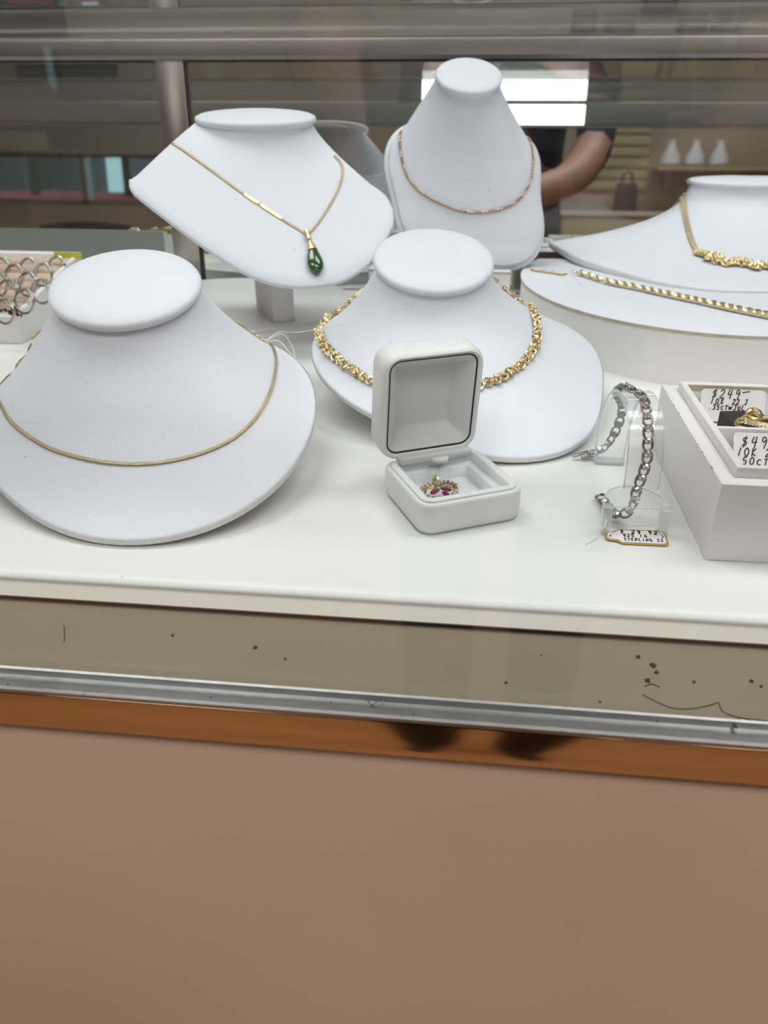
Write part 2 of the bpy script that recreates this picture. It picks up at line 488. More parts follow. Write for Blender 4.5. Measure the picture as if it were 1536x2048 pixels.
# debris on the case floor
def debris():
    t = MB()
    for px, py, r in ((345, 1270, .0007), (510, 1295, .0008), (1277, 1314, .0008), (1306, 1331, .0010), (1313, 1344, .0008), (1296, 1361, .0009), (1012, 1365, .0006), (1388, 1363, .0006), (1503, 1362, .0008), (1522, 1372, .0006), (1470, 1452, .0008), (570, 1317, .0005), (1200, 1403, .0005), (1082, 1310, .0004)):
        p = at(px, py, -.0102)
        k = []
        for j in range(7):
            a = j * 2 * pi / 7; rr = r * random.uniform(.6, 1.25); k.append((p.x + rr * cos(a), p.y + rr * sin(a)))
        t.prism(k, -.0105, -.0105 + r * .7)
    def hair(pix):
        t.tube([at(q.x, q.y, -.0103) for q in spline(pix, 30)], .00016, 5)
    hair([(1285, 1389), (1310, 1402), (1345, 1416), (1385, 1417), (1425, 1409), (1437, 1404), (1445, 1422), (1475, 1434), (1536, 1442)])
    hair([(1290, 1372), (1305, 1368), (1320, 1375)]); hair([(1468, 1450), (1480, 1436), (1500, 1440)])
    hair([(128, 1252), (129, 1268), (128, 1283)]); hair([(730, 1395), (750, 1418)]); hair([(765, 1396), (742, 1412)])
    o = t.build('dust_and_hair', 'ink', None)
    tag(o, 'dark crumbs and stray hairs on the tan case floor behind the glass', 'debris', kind='stuff')
debris()

# deck: padded white board
deck = thing('display_deck', 'large white padded vinyl board the jewellery displays stand on', 'display deck', (0, .22, -.0092))
MB().loft([[Vector((x, y, z)) for y, z in ((-.0034, -.0087), (-.0036, -.0081), (.0002, -.0036), (MY0 - .002, -.0036), (MY0 - .002, -.0087))] for x in (CX0, CX1)]).build('board', 'cream', deck, 'cream board with sloping front edge', angle=20)
dk = MB()
prof = [(.0002, -.0040)]
for k in range(9):
    a = pi + k * (pi / 2) / 8
    prof.append((.0062 + .0062 * cos(a), -.0030 - .0030 * sin(a)))
prof += [(MY0 - .003, 0), (MY0 - .003, -.0040)]
dk.loft([[Vector((x, y, z)) for y, z in prof] for x in (CX0, CX1)])
dk.build('padded_top', 'deck', deck, 'white vinyl top with rolled front edge', angle=50)

# ------------------------------------------------------------------ necklace busts
def bust(name, label, O, yaw, tilt, ell, four, cc, cyaw, ctilt, ca, cb, ka=1.15, kz=.55, edge=.0042, seg=96, nexp=2.0, back_board=0, base_z=0, poly=None, shrink=1.0, clip=False, neck=.94, arcs=None, band=False, kx=0.0):
    O = Vector(O); cc = Vector(cc)
    t = thing(name, label, 'necklace bust', (O.x, O.y, base_z), 'white necklace busts in the showcase')
    def fr3(yw, tl):
        u = Vector((cos(yw), sin(yw), 0)); v0 = Vector((-sin(yw), cos(yw), 0)); z = Vector((0, 0, 1))
        return u, v0 * cos(tl) + z * sin(tl), z * cos(tl) - v0 * sin(tl)
    u, v, w = fr3(yaw, tilt); cu, cv, cw = fr3(cyaw, ctilt)
    th = [2 * pi * k / seg for k in range(seg)]
    if poly:
        fine = spline([p for p in poly] + [poly[0]], 600)
        pol = sorted((math.atan2(p.y, p.x) % (2 * pi), math.hypot(p.x, p.y) * .001) for p in fine)
    def rad(a):
        if poly:
            return min(pol, key=lambda q: abs((q[0] - a + pi) % (2 * pi) - pi))[1]
        c, s = abs(cos(a)) / ell[0], abs(sin(a)) / ell[1]
        r = (c ** nexp + s ** nexp) ** (-1 / nexp)
        for k in range(len(four) // 2):
            r += .001 * (four[2 * k] * cos((k + 1) * a) + four[2 * k + 1] * sin((k + 1) * a))
        return r
    if arcs:
        fr_, bk_ = spline(arcs[0], seg // 2 + 1), spline(arcs[1], seg // 2 + 1)
        loop_ = bk_[:-1] + fr_[:-1]
        rim_full = [u * (p.x * .001) + v * (p.y * .001) + w * (p.z * .001) for p in loop_]
    else:
      rim_full = [u * (rad(a) * cos(a)) + v * (rad(a) * sin(a)) for a in th]
    rim = [p * shrink for p in rim_full]
    col = [cu * (ca * cos(a)) + cv * (cb * sin(a)) for a in th]
    b = MB(); rings = []
    for sc, h in ((.90, -edge), (.985, -edge), (.997, -edge * .75), (1.0, -edge * .4), (.995, -edge * .12), (.982, 0)):
        rings.append([O + p * sc + w * h for p in rim])
    R = [O + p * .97 + w * .0003 for p in rim]
    N = [cc + p * neck - cw * .0042 for p in col]
    cf = cc - w * (cc - O).dot(w)
    for i in range(1, 29):
        s = i / 28
        ring = []
        for j in range(seg):
            h = (N[j] - O).dot(w)
            foot = N[j] - w * h
            K = (foot - cf) * ka + cf + w * (h * kz) + u * kx
            ring.append(R[j] * (1 - s) ** 2 + K * (2 * s * (1 - s)) + N[j] * s * s)
        rings.append(ring)
    b.loft(rings)
    if clip:
        for q in b.v: q.y = min(q.y, my(q.z) - .0006)
    body = b.build('body', 'leather', t, angle=60)
    if band:
        q = MB(); rings = []
        for sc, h in ((.984, -edge * 1.02), (.999, -edge * .78), (1.0025, -edge * .42), (.999, -edge * .16)):
            rings.append([O + x * sc + w * h for x in rim])
        q.loft(rings, cap0=False, cap1=False)
        if clip:
            for x in q.v: x.y = min(x.y, my(x.z) - .0006)
        q.build('rim_edge', 'leather_worn', t, 'worn greyish rim edge', angle=60)
    p = MB(); rings = []
    for sc, h in ((.90, -.0046), (.965, -.0040), (.995, -.0028), (1.0, -.0016), (.985, -.0004), (.94, .0004), (.8, .0012), (.5, .0018), (.15, .0020)):
        rings.append([cc + q * sc + cw * h for q in col])
    p.loft(rings)
    if clip:
        for q in p.v: q.y = min(q.y, my(q.z) - .0006)
    pad = p.build('collar_pad', 'leather', t, angle=60)
    if back_board:
        q = MB(); rings = []
        for sc, h in ((.96, -edge - .0060), (.99, -edge - .0058), (1.0, -edge - .0045), (1.0, -edge - .0022), (.99, -edge - .0010), (.90, -edge - .0006)):
            rings.append([O + x * sc + w * h for x in rim_full])
        q.loft(rings).build('back_board', 'leather', t, angle=60)
    return t, body, pad, cc

# risers first: what the rear busts stand on
def riser(name, label, poly, h, top_mat='leather', loc=None):
    cx = sum(p[0] for p in poly) / len(poly); cy = sum(p[1] for p in poly) / len(poly)
    t = thing(name, label, 'riser', (cx, cy, 0))
    MB().prism(poly, 0, h - .0022).build('side_wall', 'tray_face', t, angle=50)
    def sc(k): return [((x - cx) * k + cx, (y - cy) * k + cy) for x, y in poly]
    r = []
    for k, z in ((1.0, h - .0022), (1.006, h - .0016), (1.005, h - .0006), (.992, h)):
        r.append([Vector((x, y, z)) for x, y in sc(k)])
    MB().loft(r).build('top_pad', top_mat, t, angle=50)
    MB().loft([[Vector((x, y, z)) for x, y in sc(k)] for k, z in ((1.0062, h - .0024), (1.0075, h - .0016), (1.0062, h - .0007))], cap0=False, cap1=False).build('edge_band', 'brown_stain' if h > .03 else 'leather_worn', t, 'yellowed worn top edge', angle=50)
    return t
dpoly = []
for k in range(73):
    a = radians(150 + 240 * k / 72)
    x, y = .172 + .134 * cos(a), .40 + .155 * sin(a)
    dpoly.append((x, min(y, .4995)))
riser('half_round_riser', 'low white half round riser carrying a gold rope bracelet', dpoly, .036)
riser('block_riser', 'low white rectangular riser under the tall narrow bust', [(-.085, .418), (.030, .418), (.030, .4995), (-.085, .4995)], .036)
riser('oval_riser', 'thin white oval riser under the block of the jade pendant bust',
      [(-.192 + .10 * cos(2 * pi * k / 64), .396 + .09 * sin(2 * pi * k / 64)) for k in range(64)], .012, 'deck')

bA, bA_body, bA_pad, cA = bust('necklace_bust', 'large white round necklace bust at the front left with a thin gold chain',
    (-.1537, .1038, .0259), 0, .26, (.083, .083), [1.36, .45, 1.09, -3.77, -3.2, 1.44],
    (-.158, .11, .0861), 0, .45, .0357, .0280, ka=1.5, kz=.46, neck=.90, band=True, kx=-.003)
bC, bC_body, bC_pad, cC = bust('necklace_bust', 'white round necklace bust behind the open ring box, with chunky gold nugget necklace',
    (-.0013, .1972, .0255), .35, .25, (.083, .083), [-.01, 4.3, -.47, -4.31, .6, 4.92, .2, 1.86],
    (-.0216, .205, .0834), .25, .45, .0335, .0285, neck=.92, band=True)
def rel(pts, c): return [(x - c[0], y - c[1]) for x, y in pts]
P0B = Vector((-.1129, .2796, .05)); yB, tB = .4, .8
uB = Vector((cos(yB), sin(yB), 0)); vB = Vector((-sin(yB) * cos(tB), cos(yB) * cos(tB), sin(tB)))
cB2 = (-10, 50)
wB = uB.cross(vB); frontB = []
for q_ in ((257, 357), (258, 372), (267, 386), (350, 451), (425, 505), (500, 550), (575, 572), (650, 570), (700, 555), (748, 517), (785, 457), (789, 433), (786, 413), (774, 391), (752, 373), (720, 355)):
    d_ = ray(*q_); h_ = CAM + d_ * ((P0B - CAM).dot(wB) / d_.dot(wB)) - P0B
    frontB.append((h_.dot(uB) * 1000 - cB2[0], h_.dot(vB) * 1000 - cB2[1]))
bB, bB_body, bB_pad, cB = bust('necklace_bust', 'white tilted necklace bust on a square block, with a green teardrop pendant',
    P0B + uB * (cB2[0] * .001) + vB * (cB2[1] * .001), yB, tB, None, None,
    (-.1558, .36, .1486), .2, .2, .0420, .0220, ka=1.0, kz=-.12, base_z=.012,
    arcs=(frontB, [(*frontB[-1], 0), (frontB[-1][0] * .75, frontB[-1][1] + 14, -26), (0, frontB[0][1] + 30, -52), (frontB[0][0] * .6, frontB[0][1] + 24, -42), (*frontB[0], 0)]))
bD, bD_body, bD_pad, cD = bust('necklace_bust', 'tall narrow white necklace bust with a rounded board back, against the mirror',
    (-.0071, .4405, .0929), .2, 1.15, (.062, .058), [.87, -.7, 3.87, -5.34, -1.57, 2.2, -4.44, .83],
    (-.0105, .44, .1745), .2, .6, .0255, .0215, ka=1.05, kz=.6, nexp=2.6, back_board=.035, shrink=.95, base_z=.036)
OE = (.205, .47, .0440)
bE, bE_body, bE_pad, cE = bust('necklace_bust', 'wide low white half bust against the mirror with a gold cluster necklace',
    OE, 0, .05, None, None, (.224, .5055, .0985), 0, .08, .0470, .0235, ka=1.05, kz=.35, base_z=.036, clip=True, edge=.0064, band=True,
    poly=[((x - OE[0]) * 1000, (y - OE[1]) * 1000) for x, y in ((.065, .504), (.0715, .488), (.0845, .448), (.111, .409), (.136, .379), (.172, .359), (.212, .359), (.25, .368), (.285, .390), (.315, .42), (.338, .455), (.352, .504), (.335, .55), (.27, .58), (.2, .585), (.12, .57), (.075, .54))])
# block that holds the jade bust
lb = Vector((-.0302, .0508, 0)).normalized(); rb = Vector((lb.y, -lb.x, 0)); c0 = Vector((-.1446, .3293, .012))
q = [c0, c0 + rb * .0165, c0 + rb * .0165 + lb * .045, c0 + lb * .045]
MB().loft([q, [q[0] + Vector((0, 0, .088)), q[1] + Vector((0, 0, .088)), q[2] + Vector((0, 0, .10)), q[3] + Vector((0, 0, .10))]]).build('stand_block', 'leather_worn', bB, 'square white support block', bevel=.0008)

# ------------------------------------------------------------------ chains
def back_loop(tree, E, S, c, n, lift, drop=.004, r=.04):
    """close a necklace behind the neck, hugging the bust"""
    a0 = math.atan2(E.y - c.y, E.x - c.x); a1 = math.atan2(S.y - c.y, S.x - c.x)
    if a1 < a0: a1 += 2 * pi
    P = []
    for k in range(1, n):
        f = k / n; a = a0 + (a1 - a0) * f
        rr = ((E - c).xy.length) * (1 - f) + ((S - c).xy.length) * f
        z = E.z * (1 - f) + S.z * f + .012 * sin(pi * f)
        p = Vector((c.x + rr * cos(a), c.y + rr * sin(a), z))
        h, nn, i, d = tree.find_nearest(p)
        P.append(h + nn * lift)
    return P

def strand(mb, P, Nn, r, ratio=.5, seg=6):
    mb.tube(P, r, seg, flat=(Nn, ratio))
def rope(mb, P, Nn, R, r, turns_per_m, strands=2, seg=5):
    s = 0; Q = [[] for _ in range(strands)]
    for i, p in enumerate(P):
        if i: s += (P[i] - P[i - 1]).length
        t = (P[min(i + 1, len(P) - 1)] - P[max(i - 1, 0)]).normalized()
        n = (Nn[i] - t * Nn[i].dot(t)).normalized(); b = t.cross(n)
        for k in range(strands):
            a = 2 * pi * (s * turns_per_m + k / strands)
            Q[k].append(p + n * (R * cos(a)) + b * (R * sin(a)))
    for q in Q: mb.tube(q, r, seg)

# A: thin flat chain on the large front bust
tA = bvh_of([bA_body, bA_pad])
pixA = [(40, 673), (17, 694), (0, 719), (-14, 748), (-12, 778), (0, 804), (21, 840), (54, 869), (104, 898), (167, 917), (229, 927), (292, 928), (354, 920), (417, 902), (467, 877), (504, 844), (529, 807), (544, 769), (551, 727), (547, 701), (538, 684)]
PA, NA = drape(tA, pixA, 220, .0006)
nk = thing('gold_chain_necklace', 'thin flat gold chain lying on the large front left bust', 'necklace', PA[110])
m = MB(); strand(m, PA, NA, .00085, .5); m.build('chain', 'gold_fine', nk)
clP, clN = drape(tA, [(538, 684), (528, 676), (516, 667), (504, 659)], 10, .0012)
for k, q in enumerate(clP):
    if k in (0, 2, 4, 6, 8):
        MB().tube([q + Vector((.0011 * cos(a), .0004, .0011 * sin(a))) for a in [2 * pi * j / 10 for j in range(10)]], .00045, 5, loop=True).build('clasp_ring', 'gold', nk)
m = MB(); m.tube(back_loop(tA, clP[-1], PA[0], cA, 40, .0016), .0006, 5); m.build('back_chain', 'gold_fine', nk)

# B: jade pendant
tB_ = bvh_of([bB_body, bB_pad])
PB1, NB1 = drape(tB_, [(336, 281), (354, 293), (368, 302), (434, 349), (485, 386.5), (539, 422), (574, 445), (610, 467)], 120, .0006)
PB2, NB2 = drape(tB_, [(610, 467), (621, 464), (638, 443), (654, 419), (670, 391), (682, 361), (684.5, 337), (679, 323), (668, 312)], 70, .0006)
nj = thing('jade_pendant_necklace', 'fine gold chain with a dark green teardrop pendant on the tilted back bust', 'necklace', PB1[-1])
m = MB(); strand(m, PB1, NB1, .0009, .55); strand(m, PB2, NB2, .0009, .55)
m.tube(back_loop(tB_, PB2[-1], PB1[0], cB, 40, .0018), .0008, 5)
m.build('chain', 'gold_fine', nj)
m = MB(); k0, k1 = 67, 80
m.tube(PB1[k0:k1], .00135, 6, flat=(NB1[k0:k1], .4)); m.tube(PB1[k1 + 1:k1 + 20], .00135, 6, flat=(NB1[k1 + 1:k1 + 20], .4))
m.build('flat_bar', 'gold', nj, 'bright flat gold bar section of the chain')
pj, nn = drape(tB_, [(611, 466), (616, 480), (621, 495), (624, 504), (634, 553)], 40, .0030)
def blob(P, radii, Nn, ratio, seg=14):
    m = MB(); m.tube(P, radii, seg, flat=(Nn, ratio)); return m
nb = len(pj)
a, b = 0, int(nb * .22); blob(pj[a:b + 1], [.0016 + .0002 * sin(i) for i in range(b - a + 1)], nn[a:b + 1], .8).build('bail', 'gold', nj, 'gold bail')
a, b = int(nb * .25), int(nb * .46); blob(pj[a:b + 1], [.0012 + .0022 * (i / (b - a)) for i in range(b - a + 1)], nn[a:b + 1], .8).build('cap', 'gold', nj, 'gold pendant cap')
a, b = int(nb * .42), nb - 1; L_ = b - a
blob(pj[a:b + 1], [max(.0004, .0056 * (sin(pi * min(1, (i / L_) ** 1.25)) ** .62) * (.55 + .45 * i / L_) + .0022 * (1 - i / L_)) for i in range(L_ + 1)], nn[a:b + 1], .62, 20).build('teardrop', 'jade', nj, 'polished dark green jade drop')

# D: thin rope chain on the tall bust
tD = bvh_of([bD_body, bD_pad])
PD, ND = drape(tD, [(803, 262), (800, 287), (807, 330), (821, 362), (847, 388), (882, 407), (919, 421), (954.5, 425), (994, 420), (1029.5, 405), (1050.6, 381), (1062, 353), (1066, 323), (1062, 292), (1056.5, 271)], 260, .0010)
nd_ = thing('rope_chain_necklace', 'thin rose gold rope chain on the tall narrow bust', 'necklace', PD[130])
m = MB(); rope(m, PD, ND, .00055, .00055, 170); m.build('chain', 'rose_gold', nd_)
m = MB(); m.tube(back_loop(tD, PD[-1], PD[0], cD, 24, .0010), .0009, 5); m.build('back_chain', 'rose_gold', nd_)

# nugget link variants (faceted, irregular)
def lump(mb, c, r, rng, seg=6, rings=4, X=None):
    R_ = []
    for i in range(rings + 1):
        ph = pi * i / rings
        rr = max(.12, sin(ph))
        R_.append([Vector(c) + Vector((r[0] * rr * cos(2 * pi * k / seg) * rng.uniform(.75, 1.2), r[1] * rr * sin(2 * pi * k / seg) * rng.uniform(.75, 1.2), -r[2] * cos(ph))) for k in range(seg)])
    mb.loft(R_)
def nugget_mesh(seed):
    rng = random.Random(seed); m = MB()
    m.tube([Vector((.0021 * cos(a), .0023 * sin(a), .0006 * sin(2 * a + seed))) for a in [2 * pi * k / 9 for k in range(9)]], .00075, 5, loop=True)
    for _ in range(3):
        a = rng.uniform(0, 2 * pi); d = rng.uniform(.0008, .0022)
        lump(m, (d * cos(a) * .8, d * sin(a) * 1.2, rng.uniform(.0003, .0012)), (rng.uniform(.0007, .0014), rng.uniform(.0008, .0015), rng.uniform(.0006, .0012)), rng)
    me = m.mesh('nugget_link', smooth=False); me.materials.append(M['gold']); return me
NUG = [nugget_mesh(s) for s in range(6)]

# C: chunky nugget necklace
tC = bvh_of([bC_body, bC_pad])
pixC = [(691.5, 591), (676, 600), (663, 612), (652, 624), (643, 636), (640, 650), (639, 664), (646, 682), (656, 700), (671.6, 713.5), (687, 727.6), (708, 741.6), (729, 756), (749, 767), (790, 782), (850, 792), (910, 788), (950, 776), (970, 768.5), (1001, 759), (1021, 745), (1039, 733), (1052, 718), (1063, 704), (1068, 690), (1072, 673), (1071, 657), (1068, 641.5), (1065, 626), (1060, 614), (1054, 602), (1044, 588), (1031, 575.5), (1012, 559)]
PC, NC = drape(tC, pixC, 400, .0016)
LC = path_len(PC); nC = int(LC / .0046)
nc = thing('nugget_necklace', 'chunky gold nugget link necklace on the round bust behind the ring box', 'necklace', PC[200])
for i in range(nC):
    k = int(i * 399 / (nC - 1)); t = PC[min(k + 2, 399)] - PC[max(k - 2, 0)]
    rnd = random.Random(i)
    sc = 1.0 if 10 < i < nC - 10 else .72
    X = frame_mat(PC[k], t, NC[k]) @ Matrix.Rotation(rnd.uniform(-.5, .5), 4, 'Z') @ Matrix.Scale(sc * rnd.uniform(.9, 1.15), 4)
    inst('link', NUG[i % 6], nc, X)
m = MB(); m.tube(back_loop(tC, PC[-1], PC[0], cC, 30, .0014), .0013, 5); m.build('back_chain', 'gold', nc, smooth=False)

# E: multi-strand with a cluster
tE_ = bvh_of([bE_body, bE_pad])
PE, NE = drape(tE_, [(1366, 381), (1368, 407), (1374, 447), (1384, 485), (1396, 509)], 120, .0012)
PE2, NE2 = drape(tE_, [(1396, 509), (1409, 514), (1436, 524), (1457, 528), (1478, 530), (1504, 532), (1536, 540), (1580, 545), (1630, 540)], 60, .0022)
ne = thing('cluster_necklace', 'gold necklace of three strands with knotted nugget cluster on the wide right bust', 'necklace', PE2[0])
for k in range(3):
    m = MB()
    Q = []
    for i, p in enumerate(PE):
        t = (PE[min(i + 1, 119)] - PE[max(i - 1, 0)]).normalized(); bdir = t.cross(NE[i]).normalized()
        Q.append(p + bdir * ((k - 1) * .0013 + .0002 * sin(i * .9 + k)) + NE[i] * (.0003 * sin(i * 1.3 + k)))
    m.tube(Q, .00075, 6); m.build('strand', 'gold_fine', ne)
for i in range(34):
    k = int(i * 59 / 33); rnd = random.Random(50 + i)
    t = PE2[min(k + 2, 59)] - PE2[max(k - 2, 0)]
    side = NE2[k].cross(t.normalized())
    wob = 0 if i < 3 else rnd.uniform(-.0045, .0045)
    X = frame_mat(PE2[k] + side * wob, t, NE2[k]) @ Matrix.Rotation(rnd.uniform(-.8, .8), 4, 'Z') @ Matrix.Scale(rnd.uniform(1.2, 1.75), 4)
    inst('nugget', NUG[i % 6], ne, X)

# F: rope bracelet on the half round riser
PFx = [at(q.x, q.y, .0380) for q in spline([(1147, 543), (1169, 549), (1221, 565), (1276, 576), (1334, 589), (1395, 602), (1460, 616.6), (1524, 629.5), (1580, 640), (1640, 648)], 120)]
nf = thing('rope_bracelet', 'twisted gold rope bracelet lying straight on the half round riser', 'bracelet', PFx[0])
def twist_mesh():
    m = MB()
    for k in range(2):
        Q = [Vector((-.0036 + .0072 * i / 10, (.0013 if k else -.0013) * cos(pi * i / 10), .0012 * sin(pi * i / 10) * (1 if k else .4))) for i in range(11)]
        m.tube(Q, [.0004 + .0009 * sin(pi * (i + .6) / 11.2) for i in range(11)], 6)
    me = m.mesh('twist_link', angle=25); me.materials.append(M['gold']); return me
TW = twist_mesh()
n_ = int(path_len(PFx) / .0068)
for i in range(n_):
    k = int(i * 119 / (n_ - 1)); t = PFx[min(k + 1, 119)] - PFx[max(k - 1, 0)]
    inst('link', TW, nf, frame_mat(PFx[k], t, Vector((0, 0, 1))) @ Matrix.Scale(.5 if i == 0 else 1.3, 4))

# ------------------------------------------------------------------ handwriting
GL = {'$': [[(.8, .85), (.3, .8), (.25, .6), (.7, .42), (.55, .15), (.1, .12)], [(.62, 1.02), (.3, -.05)]], '0': [[(.5, 1), (.15, .7), (.15, .3), (.45, 0), (.8, .3), (.8, .75), (.5, 1)]],
      '1': [[(.6, 1), (.35, 0)]], '2': [[(.15, .75), (.45, 1), (.8, .8), (.6, .45), (.1, .02), (.9, .05)]], '3': [[(.2, .95), (.8, .95), (.45, .6), (.8, .35), (.55, .02), (.1, .08)]],
      '4': [[(.35, 1), (.15, .45), (.85, .5)], [(.75, 1), (.55, -.05)]], '5': [[(.85, 1), (.3, .95), (.2, .55), (.65, .55), (.7, .2), (.4, 0), (.1, .1)]], '7': [[(.15, .95), (.85, .95), (.4, 0)]],
      '9': [[(.8, .8), (.5, 1), (.2, .75), (.45, .5), (.8, .75), (.75, .4), (.5, -.1)]], 'K': [[(.3, 1), (.2, 0)], [(.85, .95), (.25, .45), (.85, .05)]], '.': [[(.4, .08), (.5, .02)]], '-': [[(-.1, .7), (.5, .78), (1.2, .85)]],
      'C': [[(.85, .65), (.4, .7), (.15, .35), (.45, .05), (.85, .1)]], 'T': [[(.1, .8), (.95, .85)], [(.5, .8), (.4, 0)]], 'W': [[(.05, .75), (.2, .05), (.5, .6), (.65, .05), (.95, .8)]], 'J': [[(.3, .95), (.95, .98)], [(.7, .95), (.6, .15), (.3, .0), (.1, .2)]],
      'U': [[(.2, .85), (.2, .15), (.6, .05), (.8, .85), (.75, .0)]], 'L': [[(.3, 1), (.2, .05), (.85, .1)]], 'S': [[(.8, .9), (.35, .9), (.3, .6), (.75, .4), (.6, .08), (.15, .08)]], 'E': [[(.8, .9), (.3, .85), (.2, .1), (.8, .05)], [(.25, .5), (.7, .5)]],
      'R': [[(.2, 0), (.3, 1), (.8, .85), (.7, .55), (.3, .5), (.8, 0)]], 'I': [[(.5, .9), (.45, 0)]], 'N': [[(.15, 0), (.25, .9), (.7, .1), (.85, .95)]], 'G': [[(.85, .8), (.4, .95), (.15, .45), (.45, .05), (.85, .15), (.8, .45), (.5, .45)]],
      '(': [[(.6, 1), (.3, .5), (.6, 0)]], ')': [[(.4, 1), (.7, .5), (.4, 0)]], ' ': []}
def write(mb, text, X, h, adv=.62, r=.0003, lift=.00012, slant=.12):
    x = 0
    for ch in text:
        for st in GL.get(ch, []):
            pts = spline(st, 4 * len(st)) if len(st) > 2 else [Vector((*st[0], 0)), Vector((*st[1], 0))]
            mb.tube([X @ Vector((x + (p.x * .62 + p.y * slant) * h, p.y * h, lift)) for p in pts], r, 5, flat=((X.to_3x3() @ Vector((0, 0, 1))).normalized(), .35))
        x += adv * h * (1.15 if ch == 'W' else 1)

# ------------------------------------------------------------------ ring box with ruby pendant
ang = radians(26.5); e1 = Vector((cos(ang), sin(ang), 0)); e2 = Vector((-sin(ang), cos(ang), 0))
F0 = at(838, 1078, 0) + e1 * .0008 - e2 * .0004
S_ = .0488
bx = thing('ring_box', 'small open white leatherette ring box with hinged lid', 'ring box', F0 + (e1 + e2) * (S_ / 2))
XB = Matrix(((e1.x, e2.x, 0, F0.x), (e1.y, e2.y, 0, F0.y), (0, 0, 1, 0), (0, 0, 0, 1))) @ Matrix.Translation((S_ / 2, S_ / 2, 0))
def rr(ins, z, w=S_, h=S_, r=.0075, X=XB): return [X @ Vector((x, y, z)) for x, y in rrect(w - 2 * ins, h - 2 * ins, max(.0012, r - ins), 6)]
m = MB(); m.loft([rr(.004, 0), rr(.0015, .0003), rr(.0002, .0022), rr(0, .006), rr(0, .0128), rr(.0004, .0140), rr(.0012, .0146), rr(.0022, .0144), rr(.0026, .0120), rr(.0028, .004)], cap1=True)
base = m.build('base', 'box_leather', bx, angle=55)
m = MB(); m.loft([rr(.0022, .0125), rr(.0024, .0152), rr(.0032, .0157), rr(.0050, .0156), rr(.0056, .0150), rr(.0060, .0112), rr(.0086, .0108), rr(.0092, .0104), rr(.0098, .0052)], cap0=False, cap1=True)
m.build('lining', 'velvet_white', base, 'pale velvet lining', angle=50)
# lid
LW, LH = .0480, .0512; beta = radians(-6)
up = Vector((0, 0, 1)) * cos(beta) + e2 * sin(beta); bk = e2 * cos(beta) - Vector((0, 0, 1)) * sin(beta)
o3 = F0 + e1 * .0225 + e2 * .0462 + Vector((0, 0, .0155))
XL_ = Matrix(((e1.x, up.x, bk.x, o3.x), (e1.y, up.y, bk.y, o3.y), (e1.z, up.z, bk.z, o3.z), (0, 0, 0, 1))) @ Matrix.Translation((0, LH / 2, 0))
def lr(ins, d, r=.0085): return [XL_ @ Vector((x, y, d)) for x, y in rrect(LW - 2 * ins, LH - 2 * ins, max(.0012, r - ins), 6)]
m = MB(); m.loft([lr(.0034, .0020), lr(.0030, .0002), lr(.0018, -.0006), lr(.0006, .0002), lr(0, .0020), lr(0, .0120), lr(.0006, .0140), lr(.0024, .0156), lr(.006, .0162)], cap0=False)
lid = m.build('lid', 'box_leather', bx, angle=55)
m = MB(); m.loft([lr(.0031, .0003), lr(.0037, .0004)], cap0=False, cap1=False); m.build('seam', 'black_seal', lid)
m = MB(); m.loft([lr(.0036, .0008), lr(.0040, .0006), lr(.0052, .0020), lr(.0105, .0106), lr(.0120, .0111), lr(.019, .0109)], cap0=False)
m.build('satin_lining', 'satin', lid, 'grey white satin lid lining', angle=40)
m = MB(); m.box((.0065, .0405, .0146), (.0425, .0475, .0178), Matrix(((e1.x, e2.x, 0, F0.x), (e1.y, e2.y, 0, F0.y), (0, 0, 1, 0), (0, 0, 0, 1))))
m.build('hinge_flap', 'satin', bx, bevel=.0012)
m = MB(); m.prism([(.0255 + .0042 * cos(a), .0405 + .0042 * sin(a)) for a in [pi + pi * k / 12 for k in range(13)]], .0150, .0166, Matrix(((e1.x, e2.x, 0, F0.x), (e1.y, e2.y, 0, F0.y), (0, 0, 1, 0), (0, 0, 0, 1))))
m.build('pull_tab', 'velvet_white', bx, bevel=.0004)

# ruby pendant
pc = at(883, 990, .0092)
rp = thing('ruby_pendant', 'small gold heart shaped pendant with ruby stones lying in the ring box', 'pendant', pc)
tl = .30; ua = e1; va = e2 * cos(tl) + Vector((0, 0, 1)) * sin(tl); wa = Vector((0, 0, 1)) * cos(tl) - e2 * sin(tl)
XP = Matrix(((ua.x, va.x, wa.x, pc.x), (ua.y, va.y, wa.y, pc.y), (ua.z, va.z, wa.z, pc.z), (0, 0, 0, 1)))
def heart(k, s):
    a = 2 * pi * k
    x = 16 * sin(a) ** 3; y = 13 * cos(a) - 5 * cos(2 * a) - 2 * cos(3 * a) - cos(4 * a)
    return Vector((x / 16 * .0080 * s, (y / 16 * .0076 + .0012) * s, 0))
hp = resample([heart(k / 80, 1) for k in range(81)], 49)[:-1]
m = MB(); m.tube([XP @ p for p in hp], .0011, 6, loop=True); m.tube([XP @ (p * .8) for p in hp], .0005, 5, loop=True)
m.build('heart_frame', 'gold_old', rp, angle=20)
m = MB(); g = MB()
for k in range(0, 48, 2):
    c = hp[k] * 1.0; R_ = .00085
    m.add([XP @ (c + Vector((R_ * cos(j * pi / 3), R_ * sin(j * pi / 3), .0011))) for j in range(6)] + [XP @ (c + Vector((.5 * R_ * cos(j * pi / 3), .5 * R_ * sin(j * pi / 3), .0017))) for j in range(6)], [(j, (j + 1) % 6, 6 + (j + 1) % 6, 6 + j) for j in range(6)] + [(6, 7, 8, 9, 10, 11)])
    for dx in (-.0010, .0010):
        q = hp[(k + 1) % 48] * (1 + dx * 60)
        lump(g, XP @ (q + Vector((0, 0, .0012))), (.0004, .0004, .0006), random.Random(k), 5, 3)
m.build('halo_stones', 'gem', rp, smooth=False); g.build('prongs', 'gold_old', rp)
